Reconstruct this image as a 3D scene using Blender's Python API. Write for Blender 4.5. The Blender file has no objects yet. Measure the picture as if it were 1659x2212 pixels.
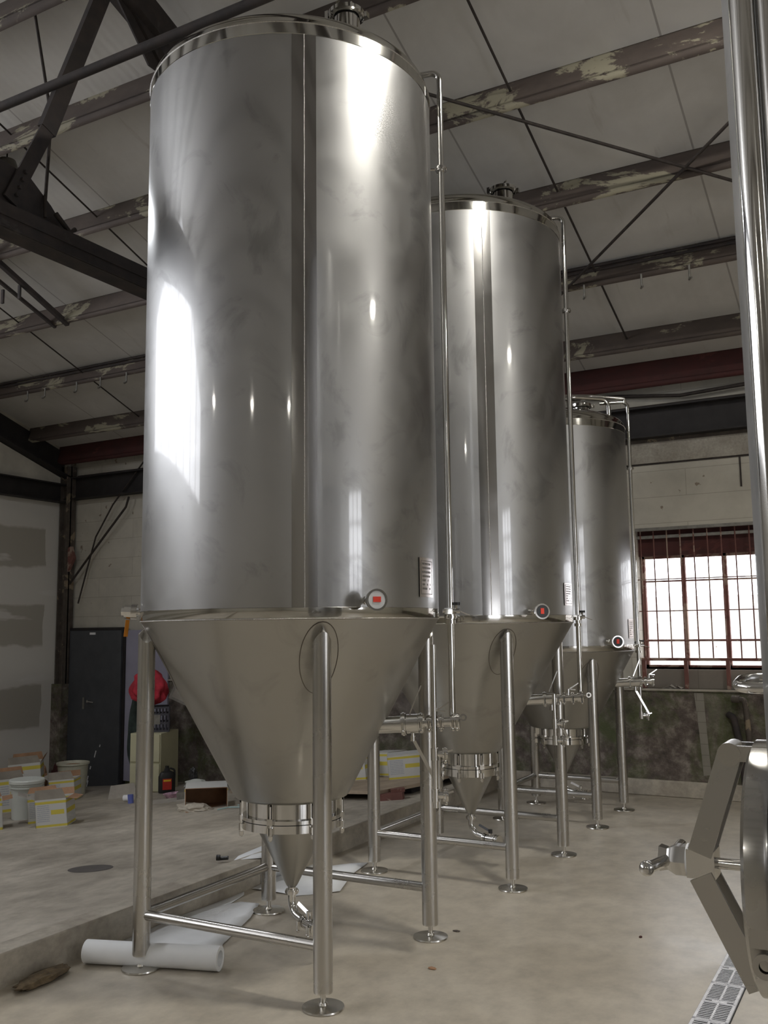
import bpy, bmesh, math, random
from mathutils import Vector, Matrix
random.seed(7)
PI = math.pi
C = bpy.context.scene.collection
SC = bpy.context.scene

# ------------------------------------------------------------------ camera
F_PX, PITCH, ROLL, YAW = 2030.5, math.radians(7.114), math.radians(-0.696), math.radians(28.925)
CAM = Vector((0, 0, 1.6))
fw = Vector((-math.sin(YAW)*math.cos(PITCH), math.cos(YAW)*math.cos(PITCH), math.sin(PITCH)))
r0 = Vector((math.cos(YAW), math.sin(YAW), 0)); u0 = r0.cross(fw)
rt = r0*math.cos(ROLL)+u0*math.sin(ROLL); up = -r0*math.sin(ROLL)+u0*math.cos(ROLL)
cd = bpy.data.cameras.new('camera'); cam = bpy.data.objects.new('camera', cd); C.objects.link(cam)
cd.sensor_fit = 'VERTICAL'; cd.sensor_height = 36.0; cd.lens = F_PX/2212*36
cd.clip_start = 0.05; cd.clip_end = 200
m3 = Matrix((rt, up, -fw)).transposed()
cam.matrix_world = Matrix.Translation(CAM) @ m3.to_4x4()
SC.camera = cam

# ------------------------------------------------------------------ world, lights, exposure
SC.view_settings.view_transform = 'Standard'; SC.view_settings.look = 'None'
SC.view_settings.gamma = 1; SC.view_settings.use_curve_mapping = False
SC.view_settings.exposure = -0.12
w = bpy.data.worlds.new('overcast_sky'); SC.world = w; w.use_nodes = True
bg = w.node_tree.nodes['Background']; bg.inputs[0].default_value = (0.93, 0.95, 1.0, 1); bg.inputs[1].default_value = 6.0

def portal(name, loc, direction, sx, sy):
    ld = bpy.data.lights.new(name, 'AREA'); ld.shape = 'RECTANGLE'; ld.size = sx; ld.size_y = sy
    o = bpy.data.objects.new(name, ld); C.objects.link(o); o.location = loc
    o.rotation_euler = Vector(direction).to_track_quat('-Z', 'Y').to_euler()
    ld.cycles.is_portal = True
    return o
def area(name, loc, direction, sx, sy, power, col=(1, 1, 1)):
    o = portal(name, loc, direction, sx, sy); o.data.cycles.is_portal = False
    o.data.energy = power; o.data.color = col
    return o
# openings of the hall
WIN = dict(x0=-2.32, x1=-0.36, z0=1.18, z1=2.30)          # back wall window
LOP = dict(y0=-6.5, y1=3.9, z0=3.75, z1=7.3)               # high glazing in the left wall
ROP = dict(y0=1.9, y1=3.4, z0=1.2, z1=3.4)                # window in the right wall
RDR = dict(y0=-1.9, y1=.9, z0=0.0, z1=2.05)              # roller door in the right wall, open
XL, XR, YB, YF = -10.2, 5.5, 9.3, -11.3
portal('daylight_back_window', ((WIN['x0']+WIN['x1'])/2, 9.56, 1.74), (0, -1, 0), 1.96, 1.12)
portal('daylight_left_glazing', (XL-.12, (LOP['y0']+LOP['y1'])/2, (LOP['z0']+LOP['z1'])/2), (1, 0, 0), 10.4, 3.5)
portal('daylight_right_window', (XR+.12, 2.65, 2.3), (-1, 0, 0), 1.5, 2.2)
portal('daylight_right_door', (XR+.12, -.5, 1.0), (-1, 0, 0), 2.8, 2.05)

# ------------------------------------------------------------------ materials
def new_mat(name):
    m = bpy.data.materials.new(name); m.use_nodes = True
    nt = m.node_tree; b = nt.nodes['Principled BSDF']
    return m, nt, b
def N(nt, t, **kw):
    n = nt.nodes.new(t)
    for k, v in kw.items(): setattr(n, k, v)
    return n
def coords(nt, kind='Object', scale=(1, 1, 1)):
    tc = N(nt, 'ShaderNodeTexCoord'); mp = N(nt, 'ShaderNodeMapping'); mp.inputs['Scale'].default_value = scale
    nt.links.new(tc.outputs[kind], mp.inputs['Vector']); return mp.outputs['Vector']
def noise(nt, vec, scale, detail=4, rough=.55, dist=0):
    n = N(nt, 'ShaderNodeTexNoise'); n.inputs['Scale'].default_value = scale
    n.inputs['Detail'].default_value = detail; n.inputs['Roughness'].default_value = rough
    n.inputs['Distortion'].default_value = dist
    nt.links.new(vec, n.inputs['Vector']); return n.outputs['Fac']
def ramp(nt, fac, stops, interp='LINEAR'):
    r = N(nt, 'ShaderNodeValToRGB'); r.color_ramp.interpolation = interp
    el = r.color_ramp.elements
    while len(el) < len(stops): el.new(.5)
    for e, (p, c) in zip(el, stops):
        e.position = p; e.color = (c, c, c, 1) if isinstance(c, (int, float)) else (*c, 1)
    nt.links.new(fac, r.inputs['Fac']); return r.outputs['Color']
def mixc(nt, fac, a, b, mode='MIX'):
    m = N(nt, 'ShaderNodeMix', data_type='RGBA', blend_type=mode)
    for s, v in ((m.inputs[0], fac), (m.inputs[6], a), (m.inputs[7], b)):
        if isinstance(v, (int, float)): s.default_value = v
        elif isinstance(v, tuple): s.default_value = (*v, 1)
        else: nt.links.new(v, s)
    return m.outputs[2]
def bump(nt, b, h, strength=.3, dist=.01):
    n = N(nt, 'ShaderNodeBump'); n.inputs['Strength'].default_value = strength; n.inputs['Distance'].default_value = dist
    nt.links.new(h, n.inputs['Height']); nt.links.new(n.outputs[0], b.inputs['Normal'])
def mathn(nt, op, a, b=None, c=None):
    m = N(nt, 'ShaderNodeMath', operation=op)
    for i, v in enumerate((a, b, c)):
        if v is None: continue
        if isinstance(v, (int, float)): m.inputs[i].default_value = v
        else: nt.links.new(v, m.inputs[i])
    return m.outputs[0]

def plain(name, col, rough=.6, metal=0, var=.12, nscale=14, bmp=0):
    m, nt, b = new_mat(name); v = coords(nt)
    f = noise(nt, v, nscale)
    dk = tuple(c*(1-var) for c in col); lt = tuple(min(1, c*(1+var)) for c in col)
    nt.links.new(ramp(nt, f, [(.3, dk), (.7, lt)]), b.inputs['Base Color'])
    b.inputs['Roughness'].default_value = rough; b.inputs['Metallic'].default_value = metal
    if bmp: bump(nt, b, f, bmp)
    return m

def steel(name, col=(.62, .61, .59), r_lo=.28, r_hi=.4, sharp=.0, sharp_r=.08, stain=0, aniso=0, scale=(1, 1, 1), tangent_axis='Z', brush=0):
    m, nt, b = new_mat(name); v = coords(nt)
    f = noise(nt, v, 2.2, 6, .6, .6)
    b.inputs['Metallic'].default_value = 1
    nt.links.new(ramp(nt, f, [(.35, r_lo), (.68, r_hi)]), b.inputs['Roughness'])
    colr = col
    if stain:
        s = ramp(nt, noise(nt, v, 3.3, 5, .62, .8), [(.55, 0.0), (.66, 1.0)])
        colr = mixc(nt, mathn(nt, 'MULTIPLY', s, stain), col, tuple(c*.62 for c in col))
        nt.links.new(colr, b.inputs['Base Color'])
    else: b.inputs['Base Color'].default_value = (*col, 1)
    if aniso:
        b.inputs['Anisotropic'].default_value = aniso
        tg = N(nt, 'ShaderNodeTangent', direction_type='RADIAL', axis=tangent_axis)
        nt.links.new(tg.outputs[0], b.inputs['Tangent'])
    if brush:
        vb = coords(nt, scale=scale); h = noise(nt, vb, 60, 3)
        bump(nt, b, h, brush, .002)
    if sharp:
        g = N(nt, 'ShaderNodeBsdfAnisotropic'); g.inputs['Roughness'].default_value = sharp_r
        if isinstance(colr, tuple): g.inputs['Color'].default_value = (*colr, 1)
        else: nt.links.new(colr, g.inputs['Color'])
        mx = N(nt, 'ShaderNodeMixShader'); mx.inputs[0].default_value = sharp
        out = nt.nodes['Material Output']
        nt.links.new(b.outputs[0], mx.inputs[1]); nt.links.new(g.outputs[0], mx.inputs[2]); nt.links.new(mx.outputs[0], out.inputs[0])
    return m

M = {}
M['shell'] = steel('mill_finish_steel', (.445, .443, .44), .34, .46, sharp=.15, sharp_r=.06, stain=.5)
M['seam'] = steel('polished_seam_steel', (.36, .35, .34), .17, .24, sharp=.15, sharp_r=.06, stain=.15)
M['band'] = steel('polished_band_steel', (.55, .54, .51), .09, .16, sharp=.4, sharp_r=.05)
M['cone'] = steel('matt_cone_steel', (.45, .44, .41), .32, .46, sharp=.15, sharp_r=.16, stain=.3)
M['leg'] = steel('brushed_leg_steel', (.52, .505, .48), .22, .32, aniso=.5)
M['bright'] = steel('polished_fitting_steel', (.70, .69, .67), .07, .14)
M['weld'] = plain('weld_bead_steel', (.55, .53, .5), .35, 1, .3, 200, .5)
M['padring'] = plain('discoloured_weld', (.16, .14, .12), .5, .7)
M['foot'] = steel('worn_foot_steel', (.62, .6, .56), .2, .3)
M['darkgap'] = plain('black_gasket', (.02, .02, .02), .7)
M['black'] = plain('black_plastic', (.015, .015, .016), .4)
M['orange'] = plain('orange_tag_plastic', (.75, .28, .02), .5)
M['white_plastic'] = plain('white_washer', (.8, .8, .82), .4)
M['grate'] = plain('grating_plastic', (.72, .72, .76), .5)
M['glassdial'] = plain('white_dial_face', (.72, .74, .76), .25)
M['red'] = plain('red_sticker', (.85, .06, .03), .5)
M['engr'] = plain('engraved_dark', (.12, .11, .1), .5)
M['door_steel'] = steel('satin_manway_steel', (.50, .49, .47), .2, .3, sharp=.2, sharp_r=.1)
M['plate'] = steel('etched_name_plate', (.55, .5, .48), .2, .3)

def concrete(name, base, dark, light, scale=1.2, rough=(.35, .6), bmp=.15, spec=.4):
    m, nt, b = new_mat(name); v = coords(nt)
    big = noise(nt, v, scale, 7, .6, .4); fine = noise(nt, coords(nt, scale=(1, .75, 1)), scale*9, 5, .65)
    c1 = ramp(nt, big, [(.28, dark), (.5, base), (.72, light)])
    c2 = ramp(nt, fine, [(.3, .78), (.62, 1.06)])
    col = mixc(nt, 1.0, c1, c2, 'MULTIPLY')
    nt.links.new(col, b.inputs['Base Color'])
    nt.links.new(ramp(nt, big, [(.3, rough[0]), (.7, rough[1])]), b.inputs['Roughness'])
    b.inputs['Specular IOR Level'].default_value = spec
    bump(nt, b, fine, bmp, .004)
    return m
M['floor'] = concrete('sealed_concrete_floor', (.455, .408, .335), (.415, .37, .30), (.49, .447, .378), .9, (.28, .5), .06, .5)
M['slab'] = concrete('old_concrete_slab', (.40, .36, .30), (.22, .195, .16), (.50, .455, .385), 1.1, (.5, .75), .2)
M['curb'] = concrete('curb_concrete', (.43, .39, .325), (.29, .25, .205), (.50, .46, .39), 2.0, (.5, .8), .2)

def stone_wall():
    m, nt, b = new_mat('old_stained_stone'); v = coords(nt)
    n1 = noise(nt, v, 1.6, 8, .68, 1.0); n2 = noise(nt, v, 7, 6, .7); n3 = noise(nt, v, 1.1, 3, .5)
    c = ramp(nt, n2, [(.3, (.04, .032, .028)), (.5, (.13, .105, .09)), (.7, (.30, .265, .23))])
    g = ramp(nt, n1, [(.47, 0.0), (.62, .8)])
    c = mixc(nt, g, c, (.085, .105, .04))
    l = ramp(nt, n3, [(.6, 0.0), (.72, .55)])
    c = mixc(nt, l, c, (.25, .225, .20))
    nt.links.new(c, b.inputs['Base Color']); b.inputs['Roughness'].default_value = .9
    bump(nt, b, n2, .8, .03); return m
M['stone'] = stone_wall()

def block_wall(name, base, course=.26, lo=.8):
    m, nt, b = new_mat(name); v = coords(nt)
    br = N(nt, 'ShaderNodeTexBrick'); br.inputs['Scale'].default_value = 1
    mp = N(nt, 'ShaderNodeMapping'); nt.links.new(v, mp.inputs['Vector']); mp.inputs['Rotation'].default_value = (PI/2, 0, 0)
    nt.links.new(mp.outputs[0], br.inputs['Vector'])
    br.inputs['Brick Width'].default_value = 1.2; br.inputs['Row Height'].default_value = course
    br.inputs['Mortar Size'].default_value = .004; br.inputs['Mortar Smooth'].default_value = .3
    br.inputs['Color1'].default_value = (1, 1, 1, 1); br.inputs['Color2'].default_value = (.93, .93, .92, 1); br.inputs['Mortar'].default_value = (.72, .7, .68, 1)
    n = noise(nt, v, 2.2, 7, .65, .3)
    c = ramp(nt, n, [(.3, tuple(x*lo for x in base)), (.6, base)])
    sp = ramp(nt, noise(nt, v, 13, 3, .5), [(.69, 0.0), (.73, .7)])
    c = mixc(nt, sp, c, (.16, .10, .06))
    c = mixc(nt, 1, c, br.outputs['Color'], 'MULTIPLY')
    nt.links.new(c, b.inputs['Base Color']); b.inputs['Roughness'].default_value = .85
    bump(nt, b, br.outputs['Fac'], -.4, .01); return m
M['block'] = block_wall('painted_block', (.56, .53, .46))

def drywall():
    m, nt, b = new_mat('taped_drywall'); v = coords(nt)
    sx = N(nt, 'ShaderNodeSeparateXYZ'); nt.links.new(v, sx.inputs[0])
    nz = noise(nt, v, 2.5, 3, .5)
    # horizontal taped joints, mudded in bands
    zz = mathn(nt, 'ADD', sx.outputs['Z'], mathn(nt, 'MULTIPLY', nz, .16))
    band = mathn(nt, 'FRACT', mathn(nt, 'DIVIDE', zz, 1.05))
    f = ramp(nt, band, [(.42, 0.0), (.45, 1.0), (.93, 1.0), (.96, 0.0)])
    yy = ramp(nt, mathn(nt, 'ADD', sx.outputs['Y'], mathn(nt, 'MULTIPLY', nz, .1)), [(0, 1.0), (1, 1.0)])
    edge = mathn(nt, 'LESS_THAN', mathn(nt, 'ADD', sx.outputs['Y'], mathn(nt, 'MULTIPLY', nz, .12)), 8.98)
    c = mixc(nt, mathn(nt, 'MULTIPLY', f, edge), (.62, .60, .56), (.40, .375, .325))
    spots = ramp(nt, noise(nt, coords(nt, scale=(1, .5, 2.4)), 2.0, 3, .5), [(.62, 0.0), (.68, .75)])
    c = mixc(nt, spots, c, (.66, .64, .61))
    nt.links.new(c, b.inputs['Base Color']); b.inputs['Roughness'].default_value = .9
    return m
M['drywall'] = drywall()
M['gable'] = plain('stained_gable_board', (.58, .55, .48), .9, 0, .25, 2.0)

def roof_panel():
    m, nt, b = new_mat('white_roof_liner'); v = coords(nt)
    sx = N(nt, 'ShaderNodeSeparateXYZ'); nt.links.new(v, sx.inputs[0])
    ax = mathn(nt, 'ADD', sx.outputs['X'], 1.11+1.58*40)
    fr = mathn(nt, 'ABSOLUTE', mathn(nt, 'SUBTRACT', mathn(nt, 'FRACT', mathn(nt, 'ADD', mathn(nt, 'DIVIDE', ax, 1.58), .5)), .5))
    seam = mathn(nt, 'LESS_THAN', fr, .0045)
    rb = mathn(nt, 'SINE', mathn(nt, 'MULTIPLY', sx.outputs['X'], 2*PI/.075))
    n = noise(nt, v, 1.5, 6, .6, .3)
    c = ramp(nt, n, [(.3, (.50, .485, .455)), (.62, (.60, .585, .555))])
    streak = ramp(nt, noise(nt, coords(nt, scale=(5, .7, .7)), 2, 4, .6), [(.64, 0.0), (.74, .5)])
    c = mixc(nt, streak, c, (.42, .39, .35))
    c = mixc(nt, seam, c, (.34, .32, .3))
    nt.links.new(c, b.inputs['Base Color']); b.inputs['Roughness'].default_value = .7
    bump(nt, b, rb, .12, .004); return m
M['roof'] = roof_panel()

def rusty(name, base, patch, rust, p=.55, scale=(.5, 1, 1)):
    m, nt, b = new_mat(name); v = coords(nt, scale=scale)
    n1 = noise(nt, v, 3.2, 7, .68, .5); n2 = noise(nt, v, 9, 5, .6)
    c = ramp(nt, n2, [(.35, base), (.7, rust)])
    f = ramp(nt, n1, [(p, 0.0), (p+.03, 1.0)])
    c = mixc(nt, f, c, patch)
    nt.links.new(c, b.inputs['Base Color']); b.inputs['Roughness'].default_value = .8
    bump(nt, b, n1, .3, .005); return m
M['purlin'] = rusty('flaking_purlin_paint', (.075, .058, .050), (.30, .275, .20), (.10, .078, .065), .55)
M['darkiron'] = rusty('dark_truss_steel', (.030, .026, .026), (.06, .052, .05), (.055, .042, .038), .6, (1, 1, 1))
M['blackbeam'] = plain('black_girt_paint', (.022, .019, .019), .7, 0, .3, 6)
M['redbeam'] = rusty('oxide_red_beam', (.075, .02, .018), (.10, .03, .026), (.05, .018, .016), .6)
M['winframe'] = rusty('rusty_window_steel', (.20, .085, .07), (.34, .25, .20), (.14, .06, .05), .53, (1, 1, 1))
M['rod'] = plain('dark_rod_steel', (.045, .036, .032), .7, .3, .3, 20)
M['galv'] = plain('galvanised_hook', (.26, .25, .23), .5, .6, .2, 20)
M['column'] = rusty('stained_column_paint', (.10, .085, .07), (.24, .19, .13), (.06, .045, .038), .57, (1, 1, 1))
M['doorgrey'] = plain('dark_grey_door_paint', (.062, .066, .074), .5, 0, .15, 5)
M['cardboard'] = plain('brown_cardboard', (.33, .19, .11), .85, 0, .25, 8)
M['greycard'] = plain('grey_card_back', (.36, .33, .29), .85, 0, .15, 8)
M['rubble'] = plain('dull_brown_rubble', (.13, .095, .055), .9, 0, .5, 25)
M['paper'] = plain('white_wrapping_paper', (.78, .79, .80), .75, 0, .05, 5)
M['bucket'] = plain('white_bucket_plastic', (.62, .64, .60), .45, 0, .06, 4)
M['pinklabel'] = plain('pink_label', (.75, .12, .2), .6)
M['cabinet'] = plain('putty_cabinet_enamel', (.52, .50, .34), .45, 0, .06, 4)
M['panelblue'] = plain('lilac_board', (.34, .33, .42), .7, 0, .1, 2)
M['redcloth'] = plain('red_jacket_cloth', (.45, .03, .05), .9, 0, .3, 14, .4)
M['greencloth'] = plain('dark_green_coat_cloth', (.035, .05, .045), .95, 0, .35, 10, .4)
M['glass'] = None
m, nt, b = new_mat('window_glass'); b.inputs['Roughness'].default_value = .02
tr = N(nt, 'ShaderNodeBsdfTransparent'); gl = N(nt, 'ShaderNodeBsdfGlossy'); gl.inputs['Roughness'].default_value = .03
mx = N(nt, 'ShaderNodeMixShader'); mx.inputs[0].default_value = .06
nt.links.new(tr.outputs[0], mx.inputs[1]); nt.links.new(gl.outputs[0], mx.inputs[2]); nt.links.new(mx.outputs[0], nt.nodes['Material Output'].inputs[0])
M['glass'] = m

def carton_mat():
    m, nt, b = new_mat('printed_white_carton')
    tc = N(nt, 'ShaderNodeTexCoord'); sx = N(nt, 'ShaderNodeSeparateXYZ'); nt.links.new(tc.outputs['Generated'], sx.inputs[0])
    X, Y, Z = sx.outputs
    def rng(s, a, bb): return mathn(nt, 'MULTIPLY', mathn(nt, 'GREATER_THAN', s, a), mathn(nt, 'LESS_THAN', s, bb))
    band = mathn(nt, 'ADD', rng(Z, .84, .93), rng(Z, .04, .12))
    lab = mathn(nt, 'MULTIPLY', rng(Z, .46, .62), rng(X, .5, .92))
    lab2 = mathn(nt, 'MULTIPLY', rng(Z, .46, .62), mathn(nt, 'GREATER_THAN', X, .999))
    txt = mathn(nt, 'MULTIPLY', rng(Z, .2, .8), rng(X, .06, .45))
    row = mathn(nt, 'GREATER_THAN', mathn(nt, 'FRACT', mathn(nt, 'MULTIPLY', Z, 15)), .5)
    n = noise(nt, coords(nt, 'Generated', (9, 9, 60)), 3, 2)
    t = mathn(nt, 'MULTIPLY', mathn(nt, 'MULTIPLY', txt, row), mathn(nt, 'GREATER_THAN', n, .48))
    c = mixc(nt, t, (.58, .58, .56), (.30, .34, .42))
    c = mixc(nt, mathn(nt, 'MINIMUM', mathn(nt, 'ADD', mathn(nt, 'ADD', band, lab), lab2), 1), c, (.62, .52, .08))
    nt.links.new(c, b.inputs['Base Color']); b.inputs['Roughness'].default_value = .7
    return m
M['carton'] = carton_mat()

# ------------------------------------------------------------------ mesh helpers
def basis(d):
    d = Vector(d).normalized()
    a = Vector((0, 0, 1)) if abs(d.z) < .95 else Vector((1, 0, 0))
    u = d.cross(a).normalized(); v = d.cross(u).normalized()
    return u, v, d
class MB:
    def __init__(s): s.v = []; s.f = []
    def add(s, vs, fs):
        k = len(s.v); s.v += [tuple(x) for x in vs]; s.f += [tuple(i+k for i in f) for f in fs]; return s
    def box(s, c, d, rz=0, R=None):
        x, y, z = (q/2 for q in d); R = R or Matrix.Rotation(rz, 3, 'Z'); c = Vector(c)
        vs = [c+R@Vector((sx*x, sy*y, sz*z)) for sx, sy, sz in ((-1,-1,-1),(1,-1,-1),(1,1,-1),(-1,1,-1),(-1,-1,1),(1,-1,1),(1,1,1),(-1,1,1))]
        return s.add(vs, [(0,3,2,1),(4,5,6,7),(0,1,5,4),(1,2,6,5),(2,3,7,6),(3,0,4,7)])
    def b2(s, x0, x1, y0, y1, z0, z1): return s.box(((x0+x1)/2, (y0+y1)/2, (z0+z1)/2), (abs(x1-x0), abs(y1-y0), abs(z1-z0)))
    def bar(s, p0, p1, w, h, upv=(0, 0, 1)):
        p0, p1 = Vector(p0), Vector(p1); d = (p1-p0); L = d.length; d.normalize()
        a = Vector(upv); u = d.cross(a).normalized(); v = u.cross(d).normalized()
        R = Matrix((d, u, v)).transposed()
        return s.box((p0+p1)/2, (L, w, h), R=R)
    def cyl(s, p0, p1, r, n=20, r1=None, caps=True):
        p0, p1 = Vector(p0), Vector(p1); u, v, d = basis(p1-p0); r1 = r if r1 is None else r1
        vs = []
        for p, q in ((p0, r), (p1, r1)):
            for i in range(n):
                a = 2*PI*i/n; vs.append(p+u*q*math.cos(a)+v*q*math.sin(a))
        fs = [(i, (i+1) % n, n+(i+1) % n, n+i) for i in range(n)]
        if caps: fs += [tuple(range(n))[::-1], tuple(range(n, 2*n))]
        return s.add(vs, fs)
    def tube(s, pts, r, n=14, caps=True):
        pts = [Vector(p) for p in pts]; vs = []; prev = None
        for i, p in enumerate(pts):
            d = (pts[min(i+1, len(pts)-1)]-pts[max(i-1, 0)]).normalized()
            if prev is None: u, v, _ = basis(d)
            else:
                u = (prev-d*prev.dot(d)).normalized(); v = d.cross(u)
            prev = u
            for k in range(n):
                a = 2*PI*k/n; vs.append(p+u*r*math.cos(a)+v*r*math.sin(a))
        m = len(pts)
        fs = [(i*n+k, i*n+(k+1) % n, (i+1)*n+(k+1) % n, (i+1)*n+k) for i in range(m-1) for k in range(n)]
        if caps: fs += [tuple(range(n))[::-1], tuple(range((m-1)*n, m*n))]
        return s.add(vs, fs)
    def lathe(s, prof, c=(0, 0, 0), axis=(0, 0, 1), n=96, a0=0, a1=2*PI):
        c = Vector(c)
        if tuple(axis) == (0, 0, 1): u, v, d = Vector((1, 0, 0)), Vector((0, 1, 0)), Vector((0, 0, 1))
        else:
            u, v, d = basis(axis)
        full = abs(a1-a0-2*PI) < 1e-6; m = n if full else n+1
        vs = []
        for r, z in prof:
            for i in range(m):
                a = a0+(a1-a0)*i/n; vs.append(c+u*r*math.cos(a)+v*r*math.sin(a)+d*z)
        fs = []
        for j in range(len(prof)-1):
            for i in range(m if full else m-1):
                k = (i+1) % m; fs.append((j*m+i, j*m+k, (j+1)*m+k, (j+1)*m+i))
        return s.add(vs, fs)
    def sphere(s, c, r, n=16, sc=(1, 1, 1)):
        prof = [(max(1e-4, math.sin(PI*i/10)), -math.cos(PI*i/10)) for i in range(11)]
        k = len(s.v); s.lathe(prof, n=n)
        for i in range(k, len(s.v)):
            v = s.v[i]; s.v[i] = (c[0]+v[0]*r*sc[0], c[1]+v[1]*r*sc[1], c[2]+v[2]*r*sc[2])
        return s
    def prism(s, poly, d):
        poly = [Vector(p) for p in poly]; d = Vector(d); n = len(poly)
        return s.add(poly+[p+d for p in poly], [tuple(range(n))[::-1], tuple(range(n, 2*n))]+[(i, (i+1) % n, n+(i+1) % n, n+i) for i in range(n)])
    def build(s, name, mat, parent=None, loc=None, bevel=0, smooth=True, solid=0):
        me = bpy.data.meshes.new(name); me.from_pydata(s.v, [], s.f)
        bm = bmesh.new(); bm.from_mesh(me)
        bmesh.ops.remove_doubles(bm, verts=bm.verts, dist=1e-5)
        bmesh.ops.recalc_face_normals(bm, faces=bm.faces)
        if smooth:
            for f in bm.faces: f.smooth = True
            for e in bm.edges:
                if len(e.link_faces) == 2 and e.calc_face_angle(0) > math.radians(33): e.smooth = False
        bm.to_mesh(me); bm.free()
        me.materials.append(M[mat] if isinstance(mat, str) else mat)
        o = bpy.data.objects.new(name, me); C.objects.link(o)
        if parent: o.parent = parent
        if loc: o.location = loc
        if bevel:
            md = o.modifiers.new('b', 'BEVEL'); md.width = bevel; md.segments = 2; md.limit_method = 'ANGLE'
        if solid:
            md = o.modifiers.new('s', 'SOLIDIFY'); md.thickness = solid
        return o
def fillet(pts, r, n=6):
    pts = [Vector(p) for p in pts]; out = [pts[0]]
    for i in range(1, len(pts)-1):
        a, b_, c = pts[i-1], pts[i], pts[i+1]
        d1 = (a-b_).normalized(); d2 = (c-b_).normalized()
        ang = d1.angle(d2); t = min(r/math.tan(ang/2), (a-b_).length*.49, (c-b_).length*.49)
        rr = t*math.tan(ang/2); cen = b_+(d1+d2).normalized()*(rr/math.sin(ang/2))
        p0 = b_+d1*t; p1 = b_+d2*t; v0 = p0-cen; v1 = p1-cen; w_ = v0.angle(v1)
        for k in range(n+1):
            f = k/n; out.append(cen+(v0*math.sin((1-f)*w_)+v1*math.sin(f*w_))/math.sin(w_) if w_ > 1e-4 else p0)
    out.append(pts[-1]); return out
def tag(o, label, cat, group=None, kind=None):
    o['label'] = label; o['category'] = cat
    if group: o['group'] = group
    if kind: o['kind'] = kind
    return o
def struct(o): o['kind'] = 'structure'; return o
def empty(name, loc, rz=0):
    o = bpy.data.objects.new(name, None); C.objects.link(o); o.location = loc; o.rotation_euler = (0, 0, rz); o.empty_display_size = .1
    return o
def copy_tree(o, parent=None):
    c = o.copy(); C.objects.link(c); c.parent = parent
    for ch in list(o.children): copy_tree(ch, c)
    return c

# ------------------------------------------------------------------ the hall
ZE, SL, YR = 4.122, .3276, -1.0
def zroof(y): return ZE+SL*(YB-y) if y >= YR else ZE+SL*(YB-YR)-SL*(YR-y)
XC = -3.72
def zs(x): return .155+.095*(x-XC)

struct(MB().b2(XC, XR, YF, YB+.3, -.3, 0).build('floor', 'floor'))
s = MB(); pts = [(XL-.2, zs(XL-.2)), (XC-.14, zs(XC-.14)), (XC-.14, -1.2), (XL-.2, -1.2)]
s.prism([(x, YF, z) for x, z in pts], (0, YB+.3-YF, 0)); struct(s.build('floor_left_slab', 'slab'))
s = MB(); s.b2(XC-.14, XC, YF, YB+.02, -.3, .155)
struct(s.build('trim_1', 'curb', bevel=.008))
struct(MB().b2(XC, XR, YB-.03, YB+.06, 0, .15).build('baseboard_back', 'curb', bevel=.01))
# roof
s = MB(); s.prism([(XL-.3, YB+.3, zroof(YB+.3)), (XL-.3, YR, zroof(YR)), (XL-.3, YF-.3, ZE-.1), (XL-.3, YF-.3, ZE+.1), (XL-.3, YR, zroof(YR)+.2), (XL-.3, YB+.3, zroof(YB+.3)+.2)], (XR-XL+.6, 0, 0))
struct(s.build('ceiling', 'roof', smooth=False))
# back wall
T = .3
s = MB(); s.b2(XL-.3, WIN['x0'], YB, YB+T, -1, 1.0); s.b2(WIN['x1'], XR+.3, YB, YB+T, -1, 1.0); s.b2(WIN['x0'], WIN['x1'], YB, YB+T, -1, .995)
struct(s.build('wall_back_lower', 'stone'))
s = MB(); s.b2(XL-.3, WIN['x0'], YB+.03, YB+T, 1.0, ZE); s.b2(WIN['x1'], XR+.3, YB+.03, YB+T, 1.0, ZE); s.b2(WIN['x0'], WIN['x1'], YB+.03, YB+T, 2.55, ZE)
struct(s.build('wall_back_upper', 'block'))
s = MB(); s.b2(WIN['x0'], WIN['x1'], YB+.14, YB+T, .99, 1.18)
struct(s.build('wall_back_sill_blocks', block_wall('grey_sill_block', (.25, .22, .19), .2)))
s = MB(); s.b2(XL, XR, YB-.025, YB+.03, .985, 1.0); struct(s.build('trim_ledge', 'curb'))
# left wall
def gable_part(s, y0, y1, zb, x=XL):
    ys = [y0]+([YR] if y0 < YR < y1 else [])+[y1]
    s.prism([(x, y0, zb), (x, y1, zb)]+[(x, yy, zroof(yy)+.05) for yy in reversed(ys)], (-.2 if x < 0 else .2, 0, 0))
s = MB(); s.b2(XL-.2, XL, YF, YB+.03, -1, 3.4); struct(s.build('wall_left', 'drywall'))
s = MB(); gable_part(s, LOP['y1'], YB+.2, 3.4); gable_part(s, YF, LOP['y0'], 3.4)
s.b2(XL-.2, XL, LOP['y0'], LOP['y1'], 3.4, LOP['z0'])
struct(s.build('wall_left_gable', 'gable'))
# right wall
s = MB()
s.b2(XR, XR+.2, YF, RDR['y0'], -.3, 4); s.b2(XR, XR+.2, RDR['y1'], ROP['y0'], -.3, 4); s.b2(XR, XR+.2, ROP['y1'], YB+.3, -.3, 4)
s.b2(XR, XR+.2, ROP['y0'], ROP['y1'], -.3, ROP['z0']); s.b2(XR, XR+.2, ROP['y0'], ROP['y1'], ROP['z1'], 4)
s.b2(XR, XR+.2, RDR['y0'], RDR['y1'], RDR['z1'], 4); gable_part(s, YF, YB+.3, 4, XR)
struct(s.build('wall_right', 'block'))
s = MB(); s.b2(XL-.2, XR+.2, YF-.2, YF, -1, ZE+.1); struct(s.build('wall_front', 'block'))
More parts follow.
